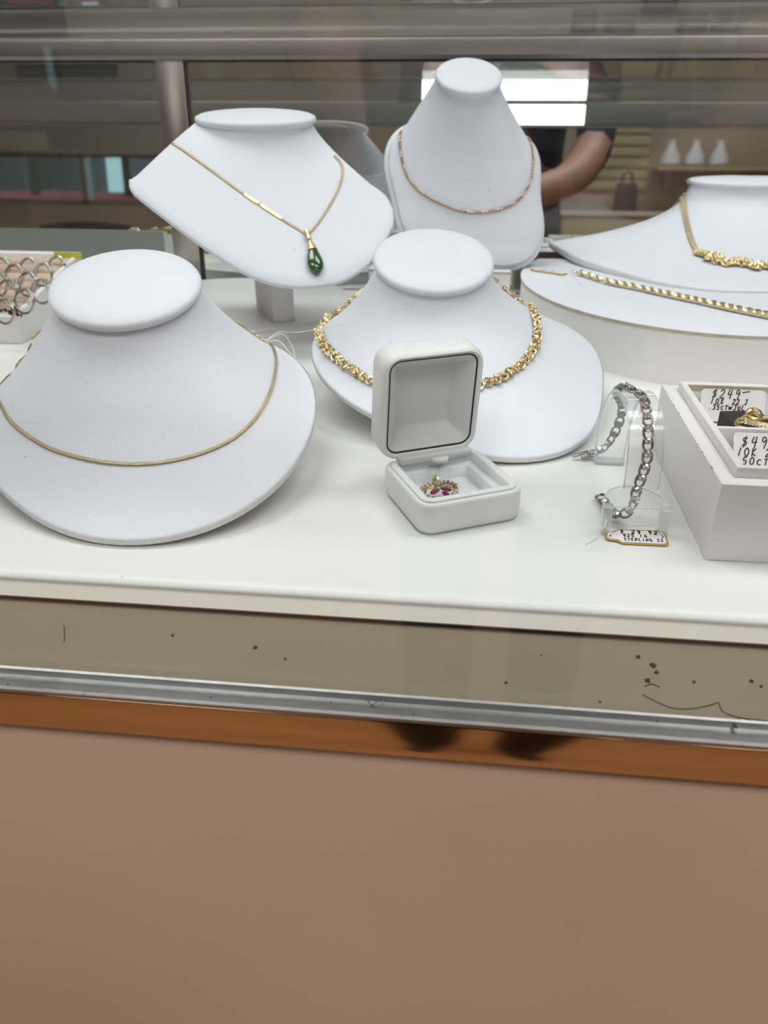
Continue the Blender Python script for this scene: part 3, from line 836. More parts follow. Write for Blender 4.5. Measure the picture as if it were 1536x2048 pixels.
for px_, py_, a_ in ((-.0030, .0014, .5), (.0026, .0016, -.5), (.0015, -.0016, -1.1)):
    m = MB(); X = XP @ Matrix.Translation((px_, py_, .0008)) @ Matrix.Rotation(a_, 4, 'Z')
    ol = [(.0026 * cos(b), .0014 * sin(b)) for b in [2 * pi * k / 10 for k in range(10)]]
    m.loft([[X @ Vector((x * .6, y * .6, 0)) for x, y in ol], [X @ Vector((x, y, .0006)) for x, y in ol], [X @ Vector((x * .6, y * .6, .0013)) for x, y in ol]])
    m.build('ruby', 'ruby', rp, smooth=False)
m = MB(); X = XP @ Matrix.Translation((-.0006, .0062, .0022))
m.tube([X @ Vector((.0004 * sin(a), .0019 * cos(a), .0024 * sin(a))) for a in [2 * pi * k / 14 for k in range(14)]], .0009, 6, loop=True); m.build('bail', 'gold', rp)
m = MB(); X = Matrix.Translation(at(889, 1009, .0098)) @ Matrix.Rotation(ang, 4, 'Z') @ Matrix.Rotation(.5, 4, 'X')
m.prism(rrect(.0075, .003, .001, 3), 0, .0003, X); tg = m.build('tag', 'paper', rp)
m = MB(); m.prism([(-.0006, -.0009), (.0022, -.0003), (.0012, .0006), (.0004, .0004), (.0002, .0012)], .0003, .0005, X); m.build('ink_mark', 'ink', tg)

# ------------------------------------------------------------------ clear acrylic stand with tennis bracelet
sx = .0765
st = thing('bracelet_stand', 'clear acrylic bracelet arch on a small footed base', 'bracelet stand', (sx, .095, 0))
def arch_pt(a, off=0.0):
    """profile of the arch in y,z; a from 0 (front foot) to 1 (back foot)"""
    t = pi * a
    y = .1020 - (.0255 + off) * cos(t) * (1 + .10 * sin(t)); z = .0125 * (1 - a) + (.0375 + .0 + off) * sin(t) ** .62 + .0005
    return y, z
rings = []
for i in range(33):
    a = i / 32; y0, z0 = arch_pt(a); y1, z1 = arch_pt(a, .0026)
    xs = sx - .0045 * a
    rings.append([Vector((xs - .0072, y0, z0)), Vector((xs + .0072, y0, z0)), Vector((xs + .0072, y1, z1)), Vector((xs - .0072, y1, z1))])
m = MB(); m.loft(rings); ab = m.build('arch_band', 'acrylic', st, angle=30)
for k in (2, 3):
    m = MB(); m.tube([r[k] for r in rings], .00035, 6); m.build('cut_edge', 'acrylic_edge', ab)
m = MB(); cxp = .0722
hp_ = [(cxp + .0136 * cos(pi * k / 24), .0560 + .021 * sin(pi * k / 24)) for k in range(25)]
m.prism(hp_, .0103, .0128); bpl = m.build('base_plate', 'acrylic', st, angle=40)
m = MB(); m.tube([(x, y, .0128) for x, y in hp_], .00035, 6, loop=True); m.build('cut_edge', 'acrylic_edge', bpl)
for x0 in (cxp - .0136, cxp + .0098):
    m = MB(); m.box((x0, .0545, 0), (x0 + .0038, .0600, .0128)); m.build('leg', 'acrylic_edge', st, bevel=.0005)
m = MB(); m.box((sx - .0045 - .0072, .1262, 0), (sx - .0045 + .0072, .1300, .0030)); m.build('back_foot', 'acrylic_edge', st, bevel=.0005)

# bracelet path: from a clasp on the deck behind, over the arch, down the front, to a loose end
bp = [at(1178, 908, .003), at(1196, 902, .004), aty(1212, 892, .136), aty(1226, 872, .136), aty(1238, 846, .136), aty(1245, 812, .134)]
for a in (.72, .60, .5, .40, .31, .23, .16, .10, .05):
    y, z = arch_pt(a, .0042); bp.append(Vector((sx - .0045 * a + (-.0035 if a > .45 else .0002), y, z)))
bp += [aty(1272, 985, .0700), aty(1268, 1004, .0670), aty(1258, 1020, .0645), aty(1243, 1031, .0625), aty(1228, 1027, .0650), at(1215, 1012, .0035), at(1204, 998, .003)]
BPs = spline(bp, 300)
tb = thing('tennis_bracelet', 'silver tennis bracelet of square links with clear round stones draped over the acrylic arch', 'bracelet', BPs[0])
def link_mesh():
    m = MB()
    U = [(-.0019, -.0017), (-.0005, -.0019), (.0014, -.0018), (.0026, -.0011), (.0029, 0), (.0026, .0011), (.0014, .0018), (-.0005, .0019), (-.0019, .0017), (-.0021, 0)]
    m.tube([Vector((x, y, 0)) for x, y in U], .00060, 5, loop=True)
    m.lathe([(.0013, -.0007), (.0016, .0004), (.0012, .0007)], 8, Matrix.Translation((-.0014, 0, 0)))
    for k in range(4):
        a = pi / 4 + k * pi / 2
        m.tube([Vector((-.0014 + .0014 * cos(a), .0014 * sin(a), -.0004)), Vector((-.0014 + .0015 * cos(a), .0015 * sin(a), .0015))], .00032, 4)
    me = m.mesh('tennis_link', angle=30); me.materials.append(M['tennis']); return me
def gem_mesh():
    m = MB(); m.lathe([(.0002, -.0004), (.0015, .0010), (.0014, .0013), (.0008, .0019)], 7, Matrix.Translation((-.0014, 0, 0)))
    me = m.mesh('round_stone', smooth=False); me.materials.append(M['gem']); return me
LK, GM = link_mesh(), gem_mesh()
Lb = path_len(BPs); nl = int(Lb / .0052)
def outward(p, t):
    c = Vector((sx - .002, .100, .022))
    n = p - c; n.x *= .2
    if n.length < 1e-5: n = Vector((0, -1, 0))
    return n
for i in range(nl):
    k = int((i + .5) * 299 / nl); t = BPs[min(k + 3, 299)] - BPs[max(k - 3, 0)]
    nn_ = outward(BPs[k], t)
    if i > nl - 6: nn_ = Vector((-.2, -.6, 1))
    if i < 3: nn_ = Vector((0, -.3, 1))
    X = frame_mat(BPs[k], t, nn_)
    lk = inst('link', LK, tb, X)
    g = bpy.data.objects.new('stone', GM); COL.objects.link(g); g.parent = lk
X = frame_mat(BPs[0], BPs[4] - BPs[0], Vector((0, -.3, 1)))
m = MB(); m.box((-.0085, .0004, 0), (0, .0022, .0009), X).box((-.0050, -.0022, -.0004), (0, -.0006, .0008), X); m.build('clasp', 'tennis', tb, bevel=.0003)
X = frame_mat(BPs[-1], BPs[-1] - BPs[-5], Vector((-.2, -.6, 1)))
m = MB(); m.tube([X @ Vector((.0022 + .0024 * cos(a), .0020 * sin(a), 0)) for a in [2 * pi * k / 12 for k in range(12)]], .0007, 5, loop=True); m.build('clasp_box', 'tennis', tb)

# price tag of the bracelet
A_, B_ = at(1209, 1083, .0006), at(1340, 1089, .0006)
tx = (B_ - A_).normalized(); ty = Vector((-tx.y, tx.x, 0)); Lt = (B_ - A_).length
tgr = thing('price_tag', 'small white price tag with gold border in front of the acrylic bracelet stand', 'price tag', (A_ + B_) / 2)
wx = Vector((0, 0, 1)); slope = .10
ty2 = (ty * cos(slope) + wx * sin(slope))
nz_ = tx.cross(ty2)
XT = Matrix(((tx.x, ty2.x, nz_.x, A_.x), (tx.y, ty2.y, nz_.y, A_.y), (tx.z, ty2.z, nz_.z, A_.z), (0, 0, 0, 1)))
Hh = .0098
def tag_outline(ins):
    pts = [(.0005 + ins, .0028), (.0016 + ins, .0012 + ins * .6), (.0052 + ins * .5, .0006 + ins), (.0070, -.0012 + ins)]
    for cx_, cy_, a0 in ((Lt - .0022 - ins, .0010 + ins - .0012, -90), (Lt - .0022 - ins, Hh - .0030 - ins, 0)):
        for k in range(5):
            a = radians(a0 + 90 * k / 4); pts.append((cx_ + .0018 * cos(a), cy_ + .0008 + .0018 * sin(a)))
    pts += [(.0065, Hh - .0008 - ins), (.0048 + ins * .5, Hh - .0022 - ins), (.0012 + ins, Hh * .62)]
    return pts
MB().prism(tag_outline(0), 0, .0003, XT).build('card', 'gold_print', tgr, 'gold border')
MB().prism(tag_outline(.0009), .0003, .00042, XT).build('face', 'paper', tgr)
m = MB()
write(m, '$ 29 92', XT @ Matrix.Translation((.0072, .0060, .0004)), .0024, .95, r=.00030)
write(m, '925 (G...)', XT @ Matrix.Translation((.0078, .0034, .0004)), .0021, .82, r=.00024)
write(m, 'STERLING SS', XT @ Matrix.Translation((.0078, .0008, .0004)), .0020, .74, r=.00022)
m.build('handwriting', 'ink', tgr)
MB().prism([(.0028 + .0005 * cos(a), .0038 + .0005 * sin(a)) for a in [2 * pi * k / 10 for k in range(10)]], .0004, .0005, XT).build('hole', 'ink', tgr)
hole = XT @ Vector((.0028, .0038, .0008))
def thread(name, pts, parent=None, r=.00022):
    m = MB(); m.tube(spline(pts, 60), r, 5); return m.build(name, 'thread', parent)
thread('thread', [hole, at(1222, 1064, .004), at(1211, 1052, .010), at(1216, 1030, .006)], tgr)
thread('thread', [at(1211, 1052, .010), at(1200, 1064, .003), at(1188, 1078, .0008), at(1172, 1088, .0004)], tgr)

# ------------------------------------------------------------------ threads at the front bust clasp
j = clP[2]
th_ = thing('tag_thread', 'loose white thread tied to the gold clasp of the front left bust', 'thread', j)
tC0, _n, _i, _d = tC.ray_cast(CAM, ray(692, 653).normalized())
tC0 = (tC0 if tC0 else aty(692, 653, .2)) + Vector((0, -.002, .002))
q1 = aty(560, 664, j.y + .02); q2 = aty(600, 664, (j.y + tC0.y) / 2 + .03)
thread('long_thread', [j, q1, q2, tC0], th_)
thread('loop_thread', [j, aty(562, 668, j.y + .006), aty(578, 682, j.y + .008), aty(588, 704, j.y + .006), aty(590, 722, j.y + .002)], th_)
thread('end_thread', [j, aty(558, 682, j.y + .003), aty(578, 704, j.y - .002), aty(600, 727, j.y - .004), aty(622, 752, j.y)], th_)

# ------------------------------------------------------------------ white compartment tray at the right
TX0, TX1, TY0, TY1, TH = .0972, .235, .0386, .1540, .0337
tr = thing('compartment_tray', 'white lidless tray with stepped rim, divider and handwritten price cards', 'tray', ((TX0 + TX1) / 2, (TY0 + TY1) / 2, 0))
m = MB()
def rect(ins, z): return [Vector((TX0 + ins, TY0 + ins, z)), Vector((TX1 - ins, TY0 + ins, z)), Vector((TX1 - ins, TY1 - ins, z)), Vector((TX0 + ins, TY1 - ins, z))]
m.loft([rect(0, 0), rect(0, TH), rect(.0066, TH), rect(.0066, .012), rect(.0066, .0005)], cap1=False); m.build('outer_wall', 'tray_face', tr, bevel=.0007)
m = MB(); m.loft([rect(.0066, TH - .001), rect(.0066, TH + .0042), rect(.0098, TH + .0042), rect(.0098, .022)], cap0=False, cap1=False); m.build('inner_lip', 'tray_white', tr, bevel=.0006)
MB().box((TX0 + .0098, TY0 + .0098, .004), (TX1 - .0098, TY1 - .0098, .0215)).build('tray_floor', 'tray_white', tr)
MB().box((TX0 + .0098, .0905, .0215), (TX1 - .0098, .0930, .0362)).build('divider', 'tray_white', tr, bevel=.0007)
MB().box((TX0 + .0100, .1436, TH + .0010), (TX1 - .0100, .1444, TH + .0036)).build('worn_edge', 'brown_stain', tr, 'yellowed worn inner edge')
m = MB()
for k in range(7):
    y = random.uniform(TY0 + .01, TY1 - .01); m.box((TX0 - .0001, y, TH - .0003), (TX0 + .0003, y + random.uniform(.0008, .003), TH + .0001))
m.build('chipped_paint', 'brown_stain', tr)
def card(label, lo, width, height, lean, lines, fwdy):
    """card leaning back against a wall; lo = lower left front point"""
    t = thing('price_card', label, 'price card', lo)
    vv = Vector((0, sin(lean), cos(lean))); uu = Vector((1, 0, 0)); ww = uu.cross(vv)
    X = Matrix(((uu.x, vv.x, ww.x, lo.x), (uu.y, vv.y, ww.y, lo.y), (uu.z, vv.z, ww.z, lo.z), (0, 0, 0, 1)))
    MB().prism(rrect(width, height, .0018, 4, width / 2, height / 2), -.0003, 0, X).build('card', 'paper', t)
    m = MB()
    for tx_, x, y, h, adv in lines: write(m, tx_, X @ Matrix.Translation((x, y, 0)), h, adv, r=.00026)
    m.build('handwriting', 'ink', t)
card('white price card reading $249 leaning on the tray back wall', Vector((.1130, .1335, .0228)), .030, .0155, .42,
     [('$249-', .0048, .0112, .0042, .85), ('10K', .0044, .0084, .0025, .95), ('22.J', .0146, .0084, .0025, .75), ('.35CTWJUL', .0036, .0056, .0025, .76)], 0)
card('white price card reading $499 in the front compartment of the tray', Vector((.1142, .0780, .0226)), .034, .0160, .62,
     [('$499', .0030, .0098, .0046, .85), ('10K', .0012, .0058, .0036, .8), ('22.J', .0128, .0058, .0036, .8), ('50CTW', .0034, .0020, .0034, .85)], 0)
# dark pad with gold ring
pd = thing('ring_pad', 'black velvet pad in the back compartment of the white tray', 'jewellery pad', (.13, .115, .0215))
m = MB(); vs_ = [at(1440, 822, .0335), at(1519, 821, .0335), at(1556, 857, .0300), at(1476, 857, .0300)]
m.loft([[Vector((v_.x, v_.y, .0215)) for v_ in vs_], vs_]); m.build('pad', 'black_velvet', pd)
rg = thing('gold_ring', 'gold ring with channel set stones on the black pad in the tray', 'ring', at(1510, 845, .034))
m = MB(); m.tube([at(q.x, q.y, .0350) for q in spline([(1474, 846), (1480, 840), (1492, 841), (1505, 845), (1520, 849), (1540, 853), (1560, 856)], 40)], .0013, 8); m.build('band', 'gold', rg)
m = MB(); m.tube([at(q.x, q.y, .0345) for q in spline([(1474, 846), (1476, 854), (1490, 858), (1520, 862)], 20)], .0010, 8); m.build('band_edge', 'gold', rg)
m = MB()
P_ = [at(q.x, q.y, .0372) for q in spline([(1492, 826), (1500, 823), (1512, 826), (1520, 833), (1521, 838)], 20)]
m.tube(P_, [.0006 + .0017 * sin(pi * i / 19) for i in range(20)], 8); m.build('leaf_loop', 'gold', rg)
m = MB()
P_ = [at(q.x, q.y, .0362) for q in spline([(1484, 838), (1492, 832), (1500, 834), (1510, 838), (1524, 836), (1540, 834)], 20)]
m.tube(P_, .0009, 8); m.build('twist', 'gold', rg)
m = MB()
for k in range(9):
    q = at(1484 + k * 7, 845 + k * 1.6, .0364); lump(m, q, (.0006, .0006, .0004), random.Random(k), 6, 3)
m.build('channel_stones', 'gem', rg, smooth=False)

# small tag on the half round riser
a_, b_ = at(1061, 540, .0366), at(1127, 550, .0366)
t_ = thing('small_tag', 'tiny white tag with gold edge beside the rope bracelet', 'price tag', a_)
dx_ = (b_ - a_); n_x = dx_.normalized(); n_y = Vector((-n_x.y, n_x.x, 0))
X = Matrix(((n_x.x, n_y.x, 0, a_.x), (n_x.y, n_y.y, 0, a_.y), (0, 0, 1, a_.z), (0, 0, 0, 1)))
MB().prism(rrect(dx_.length, .008, .0015, 3, dx_.length / 2, .003), -.0003, .0006, X).build('card', 'gold_print', t_)
MB().prism(rrect(dx_.length - .002, .0062, .0012, 3, dx_.length / 2, .0034), .0006, .0008, X).build('face', 'paper', t_)
m = MB(); write(m, '10K 1 25', X @ Matrix.Translation((.007, .0025, .0008)), .0025, r=.0002); m.build('handwriting', 'ink', t_)
thread('thread', [b_ + Vector((-.004, .004, .001)), at(1135, 535, .040), at(1150, 552, .038), at(1165, 570, .0368)], t_)

# ------------------------------------------------------------------ ring tray at the left edge
GX0, GX1, GY0, GY1 = -.53, -.3265, .297, .414
gz = lambda y: .020 + (y - GY0) * .215
rt = thing('ring_tray', 'white sloped ring tray with beige foam rows at the left edge', 'ring tray', ((GX0 + GX1) / 2, (GY0 + GY1) / 2, 0))
def gr(ins, dz, floor=None):
    return [Vector((x, y, (gz(y) + dz) if floor is None else floor)) for x, y in ((GX0 + ins, GY0 + ins), (GX1 - ins, GY0 + ins), (GX1 - ins, GY1 - ins), (GX0 + ins, GY1 - ins))]
m = MB(); m.loft([gr(0, 0, 0), gr(0, 0), gr(.0045, 0), gr(.0045, -.008)], cap1=True); m.build('tray_body', 'tray_face', rt, bevel=.0008)
nrow = 7
for k in range(nrow):
    y = GY0 + .0045 + (GY1 - GY0 - .009) * (k + .5) / nrow; rrw = (GY1 - GY0 - .009) / nrow / 2
    m = MB(); ring0 = []
    prof_ = [(y + rrw * .98 * cos(a), gz(y) - .006 + .0056 * max(0, sin(a)) ** .6) for a in [pi * j / 10 for j in range(11)]]
    m.loft([[Vector((x, yy, zz)) for yy, zz in prof_] for x in (GX0 + .005, GX1 - .005)]); m.build('foam_roll', 'foam', rt)
def ring_mesh():
    m = MB(); m.tube([Vector((.0080 * cos(a), 0, .0080 * sin(a))) for a in [2 * pi * k / 24 for k in range(24)]], .0010, 6, loop=True)
    me = m.mesh('ring_band', angle=60); me.materials.append(M['silver']); return me
def head_mesh():
    m = MB(); m.box((-.0034, -.0022, .0068), (.0034, .0022, .0098)); me = m.mesh('ring_head', bevel=.0009); me.materials.append(M['silver_bright']); return me
RB, RH = ring_mesh(), head_mesh()
RINGS = ((7, 517, 'back row, at the photo edge'), (34, 531, 'second row, second from the left'), (63, 518, 'back row, second from the left'), (120, 515, 'back row, nearest the yellow tag'), (92, 529, 'second row, beside the bust collar'),
         (61, 547, 'third row, in the middle'), (21, 561, 'fourth row, left'), (89, 561, 'fourth row, touching the outline of the bust collar'), (55, 581, 'fifth row, right one'), (15, 601, 'frontmost, above the black tie'), (2, 547, 'third row, cut by the photo edge'))
for i, (px_, py_, lab) in enumerate(RINGS):
    p = at(px_, py_, .045)
    for _ in range(6): p = at(px_, py_, gz(p.y) + .0050)
    p = p - Vector((.0040, 0, .0082))
    r_ = thing('silver_ring', 'silver ring in beige foam, ' + lab, 'ring', p, 'silver rings in the ring tray')
    X = Matrix.Translation(p) @ Matrix.Rotation(radians(-12), 4, 'Z') @ Matrix.Rotation(radians(random.uniform(-18, -8)), 4, 'X') @ Matrix.Rotation(radians(random.uniform(28, 44)), 4, 'Y')
    inst('band', RB, r_, X); inst('head', RH, r_, X)
p = at(133, 503, .055)
yt = thing('yellow_tag', 'small yellow paper tag at the back of the ring tray', 'tag', at(133, 505, .050))
a_, b_ = aty(112, 511, .405), aty(165, 503, .405)
m = MB(); m.box((a_.x, .402, a_.z - .002), (b_.x, .4026, a_.z + .0035)); m.build('paper', 'yellow_tag', yt, bevel=.0002)
bt = thing('black_twist_tie', 'black twisted tie on the front edge of the left ring tray', 'twist tie', aty(20, 620, GY0 - .001))
m = MB()
for pts in ([(-8, 626), (6, 620), (16, 622), (26, 627), (43, 631)], [(20, 629), (27, 616), (32, 617), (34, 627)]):
    m.tube([aty(q.x, q.y, GY0 - .0012) for q in spline(pts, 24)], [.0010 + .0006 * sin(i * 1.7) for i in range(24)], 5)
m.build('tie', 'plastic_black', bt)

# ------------------------------------------------------------------ the shop around, seen in the mirror
def chair(x, y, label):
    t = thing('chair', label, 'chair', (x, y, FZ))
    MB().box((x - .24, y - .24, FZ + .42), (x + .24, y + .24, FZ + .48)).build('seat', 'navy', t, bevel=.015)
    b = MB(); rings = []
    for k in range(9):
        a = -1 + 2 * k / 8; yy = y - .24 + .05 * (1 - a * a) * -1; top = FZ + .89 - .02 * a * a
        rings.append([Vector((x + .27 * a, yy, FZ + .58)), Vector((x + .27 * a, yy + .045, FZ + .58)), Vector((x + .27 * a, yy + .045, top)), Vector((x + .27 * a, yy, top))])
    b.loft(rings).build('backrest', 'navy', t, bevel=.01)
    for sx_ in (-1, 1):
        MB().tube([(x + .2 * sx_, y - .23, FZ + .44), (x + .2 * sx_, y - .25, FZ + .62)], .013, 8).build('back_post', 'steel_dark', t)
        for sy_ in (-1, 1):
            MB().tube([(x + .2 * sx_, y + .2 * sy_, FZ + .43), (x + .22 * sx_, y + .22 * sy_, FZ)], .013, 8).build('leg', 'steel_dark', t)
chair(-2.15, -3.0, 'navy blue chair standing by the shop window')

def car(cx, cy):
    g = FZ + .08
    t = thing('car', 'red car with dark windows parked outside the shop window', 'car', (cx, cy, g))
    b = MB(); rings = []
    for x, z0, z1, hw in ((-2.2, .35, .75, .70), (-2.1, .25, .95, .82), (-1.2, .22, 1.0, .86), (0, .22, 1.02, .88), (1.2, .22, 1.0, .86), (2.0, .25, .92, .80), (2.2, .35, .75, .68)):
        rings.append([Vector((cx + x, cy + y * hw, g + z)) for y, z in ((-1, z0 + .05), (-.92, z0), (.92, z0), (1, z0 + .05), (1, z1 - .1), (.94, z1), (-.94, z1), (-1, z1 - .1))])
    b.loft(rings).build('body', 'car_red', t, angle=50)
    c = MB(); rings = []
    for x, z1, hw in ((-1.75, 1.0, .78), (-1.1, 1.48, .68), (0, 1.56, .70), (.9, 1.5, .68), (1.5, 1.0, .78)):
        rings.append([Vector((cx + x, cy + y * w_, g + z)) for y, z, w_ in ((-1, .98, .84), (1, .98, .84), (1, max(z1 - .04, .99), hw), (.9, z1, hw), (-.9, z1, hw), (-1, max(z1 - .04, .99), hw))])
    cab = c.build('cabin', 'car_glass', t, angle=40)
    for x in (-1.2, -.25, .75):
        MB().box((cx + x - .04, cy - .85, g + .98), (cx + x + .04, cy + .85, g + 1.5)).build('pillar', 'plastic_black', t)
    MB().box((cx - 1.1, cy - .68, g + 1.46), (cx + .9, cy + .68, g + 1.58)).build('roof', 'car_red', t, bevel=.03)
    for x in (-1.4, 1.4):
        for y in (-.82, .82):
            w = MB(); w.lathe([(.18, -.1), (.32, -.1), (.34, -.06), (.34, .06), (.32, .1), (.18, .1)], 24, Matrix.Translation((cx + x, cy + y, g + .34)) @ Matrix.Rotation(pi / 2, 4, 'X')); w.build('wheel', 'tyre', t)
    for x in (-.6, .35):
        MB().box((cx + x, cy + .86, g + .84), (cx + x + .16, cy + .90, g + .87)).build('door_handle', 'chrome', t, bevel=.008)
    MB().box((cx - 1.15, cy + .84, g + .98), (cx - .98, cy + 1.02, g + 1.12)).build('side_mirror', 'silver_bright', t, bevel=.03)
car(-4.3, -8.0)
bl = thing('roller_blind', 'grey roller blind pulled part way down the shop window', 'blind', ((WX0 + WX1) / 2, YF + .03, WZ1))
MB().box((WX0 - .03, YF + .012, .40), (WX1 + .03, YF + .018, WZ1 + .02)).build('fabric', 'wall_paint', bl)
MB().box((WX0 - .03, YF + .008, .385), (WX1 + .03, YF + .026, .405)).build('bottom_bar', 'plastic_black', bl, bevel=.003)
MB().tube([(WX0 - .03, YF + .03, WZ1 + .03), (WX1 + .03, YF + .03, WZ1 + .03)], .03, 12).build('roller', 'wall_paint', bl)
sg = thing('notice_panel', 'pale yellow notice panel hanging before the blind', 'sign', (-3.45, YF + .05, .43))
MB().box((-3.95, YF + .03, .42), (-3.22, YF + .045, .56)).build('panel', 'wall_cream', sg, bevel=.004)

sw = thing('slatwall', 'tan slat wall panel on the shop wall, left of the shelf', 'wall panel', (.96, YF + .03, .2))
MB().box((.74, YF + .005, .20), (1.18, YF + .012, 1.0)).build('backing', 'brown_stain', sw)
slat = MB().box((.74, YF + .012, -.028), (1.18, YF + .030, .028)).mesh('slat_board', bevel=.004); slat.materials.append(M['slat'])
for k in range(11): inst('slat', slat, sw, Matrix.Translation((0, 0, .235 + k * .072)))
sh = thing('wall_shelf', 'grey wall shelf carrying small white display busts', 'shelf', (1.65, YF + .15, .3))
MB().box((1.20, YF + .002, .325), (2.3, YF + .30, .345)).build('board', 'slat', sh, bevel=.003)
for x in (1.28, 2.2): MB().box((x, YF + .002, .22), (x + .02, YF + .22, .325)).build('bracket', 'steel_dark', sh)
for x, lab in ((1.30, 'leftmost'), (1.46, 'middle'), (1.62, 'rightmost')):
    t = thing('shelf_bust', 'small white necklace bust on the wall shelf, ' + lab, 'necklace bust', (x, YF + .15, .345), 'small busts on the wall shelf')
    MB().lathe([(.03, .345), (.065, .37), (.06, .42), (.03, .47), (.022, .51)], 20, Matrix.Translation((x, YF + .15, 0))).build('body', 'leather', t)
    MB().lathe([(.026, .508), (.028, .515), (.020, .520)], 20, Matrix.Translation((x, YF + .15, 0))).build('collar_pad', 'leather', t)
fb = thing('folded_bag', 'black paper bag standing on the floor cabinet below the slat wall', 'bag', (1.0, YF + .3, .08))
MB().loft([[Vector((x, y, .062)) for x, y in ((.93, YF + .25), (1.08, YF + .25), (1.08, YF + .35), (.93, YF + .35))], [Vector((x, y, .24)) for x, y in ((.94, YF + .28), (1.07, YF + .28), (1.07, YF + .32), (.94, YF + .32))]]).build('body', 'plastic_black', fb)
for y in (YF + .285, YF + .315):
    MB().tube(spline([(.97, y, .24), (.98, y, .30), (1.03, y, .30), (1.04, y, .24)], 16), .004, 6).build('handle', 'plastic_black', fb)
lc = thing('low_cabinet', 'tan low cabinet along the shop-front wall under the slat wall', 'cabinet', (1.2, YF + .25, FZ))
MB().box((.55, YF + .03, FZ), (1.75, YF + .50, .03)).build('body', 'wall_tan', lc, bevel=.004)
MB().box((.53, YF + .02, .03), (1.77, YF + .52, .062)).build('top', 'cream', lc, bevel=.004)
for x in (.58, 1.16):
    d_ = MB().box((x, YF + .50, FZ + .08), (x + .56, YF + .515, .01)).build('door', 'slat', lc, bevel=.004)
    MB().tube([(x + .50, YF + .535, -.3), (x + .50, YF + .535, -.15)], .008, 8).build('handle', 'steel', d_)
gc = thing('green_cabinet', 'dark green tall cabinet at the right of the wall shelf', 'cabinet', (2.75, YF + .3, FZ))
MB().box((2.35, YF + .03, FZ), (3.2, YF + .55, .62)).build('body', 'green_dark', gc, bevel=.006)
for x in (2.37, 2.79):
    d_ = MB().box((x, YF + .55, FZ + .06), (x + .39, YF + .565, .60)).build('door', 'green_dark', gc, bevel=.004)
    MB().tube([(x + .34, YF + .585, -.2), (x + .34, YF + .585, .0)], .008, 8).build('handle', 'steel', d_)

# wall behind the case: small framed prints and a slate blue cabinet
for x0, x1, z0, z1, lab in ((.166, .212, .262, .292, 'small framed print on the back wall, leftmost of the low row'), (.229, .285, .254, .284, 'small framed print on the back wall, second of the low row'),
                            (.365, .420, .262, .284, 'small wide framed print on the back wall, third of the low row'), (.430, .481, .258, .286, 'small dark framed print on the back wall, last of the low row'),
                            (.295, .359, .291, .345, 'larger framed print on the back wall above the low row')):
    t = thing('framed_print', lab, 'picture', ((x0 + x1) / 2, YB - .005, z0), 'framed prints on the back wall')
    f = MB(); w_ = .007
    f.box((x0, YB - .012, z0), (x1, YB - .001, z0 + w_)).box((x0, YB - .012, z1 - w_), (x1, YB - .001, z1)).box((x0, YB - .012, z0 + w_), (x0 + w_, YB - .001, z1 - w_)).box((x1 - w_, YB - .012, z0 + w_), (x1, YB - .001, z1 - w_))
    f.build('frame', 'frame_dark', t)
    MB().box((x0 + w_, YB - .006, z0 + w_), (x1 - w_, YB - .002, z1 - w_)).build('print', 'photo_grey', t)
bcab = thing('blue_cabinet', 'slate blue cabinet against the back wall at the far left', 'cabinet', (-1.3, YB - .2, FZ))
MB().box((-1.75, YB - .35, FZ), (-.86, YB - .002, .52)).build('body', 'blue_cab', bcab, bevel=.006)
for z in (-.7, -.4, -.1, .2):
    d_ = MB().box((-1.73, YB - .365, z), (-.88, YB - .35, z + .27)).build('drawer', 'blue_cab', bcab, bevel=.004)
    MB().tube([(-1.4, YB - .38, z + .14), (-1.2, YB - .38, z + .14)], .008, 8).build('handle', 'steel', d_)

# ------------------------------------------------------------------ the photographer (reflected) and the phone
ph = thing('phone', 'black smartphone held up to take the picture', 'phone', CAM - FWD * .009 - RGT * .02 - UPV * .055)
XPh = Matrix(((RGT.x, UPV.x, FWD.x, 0), (RGT.y, UPV.y, FWD.y, 0), (RGT.z, UPV.z, FWD.z, 0), (0, 0, 0, 1)))
XPh.translation = CAM - FWD * .012 - RGT * .02 - UPV * .055
MB().prism(rrect(.072, .147, .010, 5), -.004, .004, XPh).build('case', 'plastic_black', ph, bevel=.001)
for dx_, dy_ in ((.005, .040),):
    MB().prism(rrect(.030, .032, .006, 4, .018, .038), .004, .0055, XPh).build('camera_bump', 'plastic_black', ph)

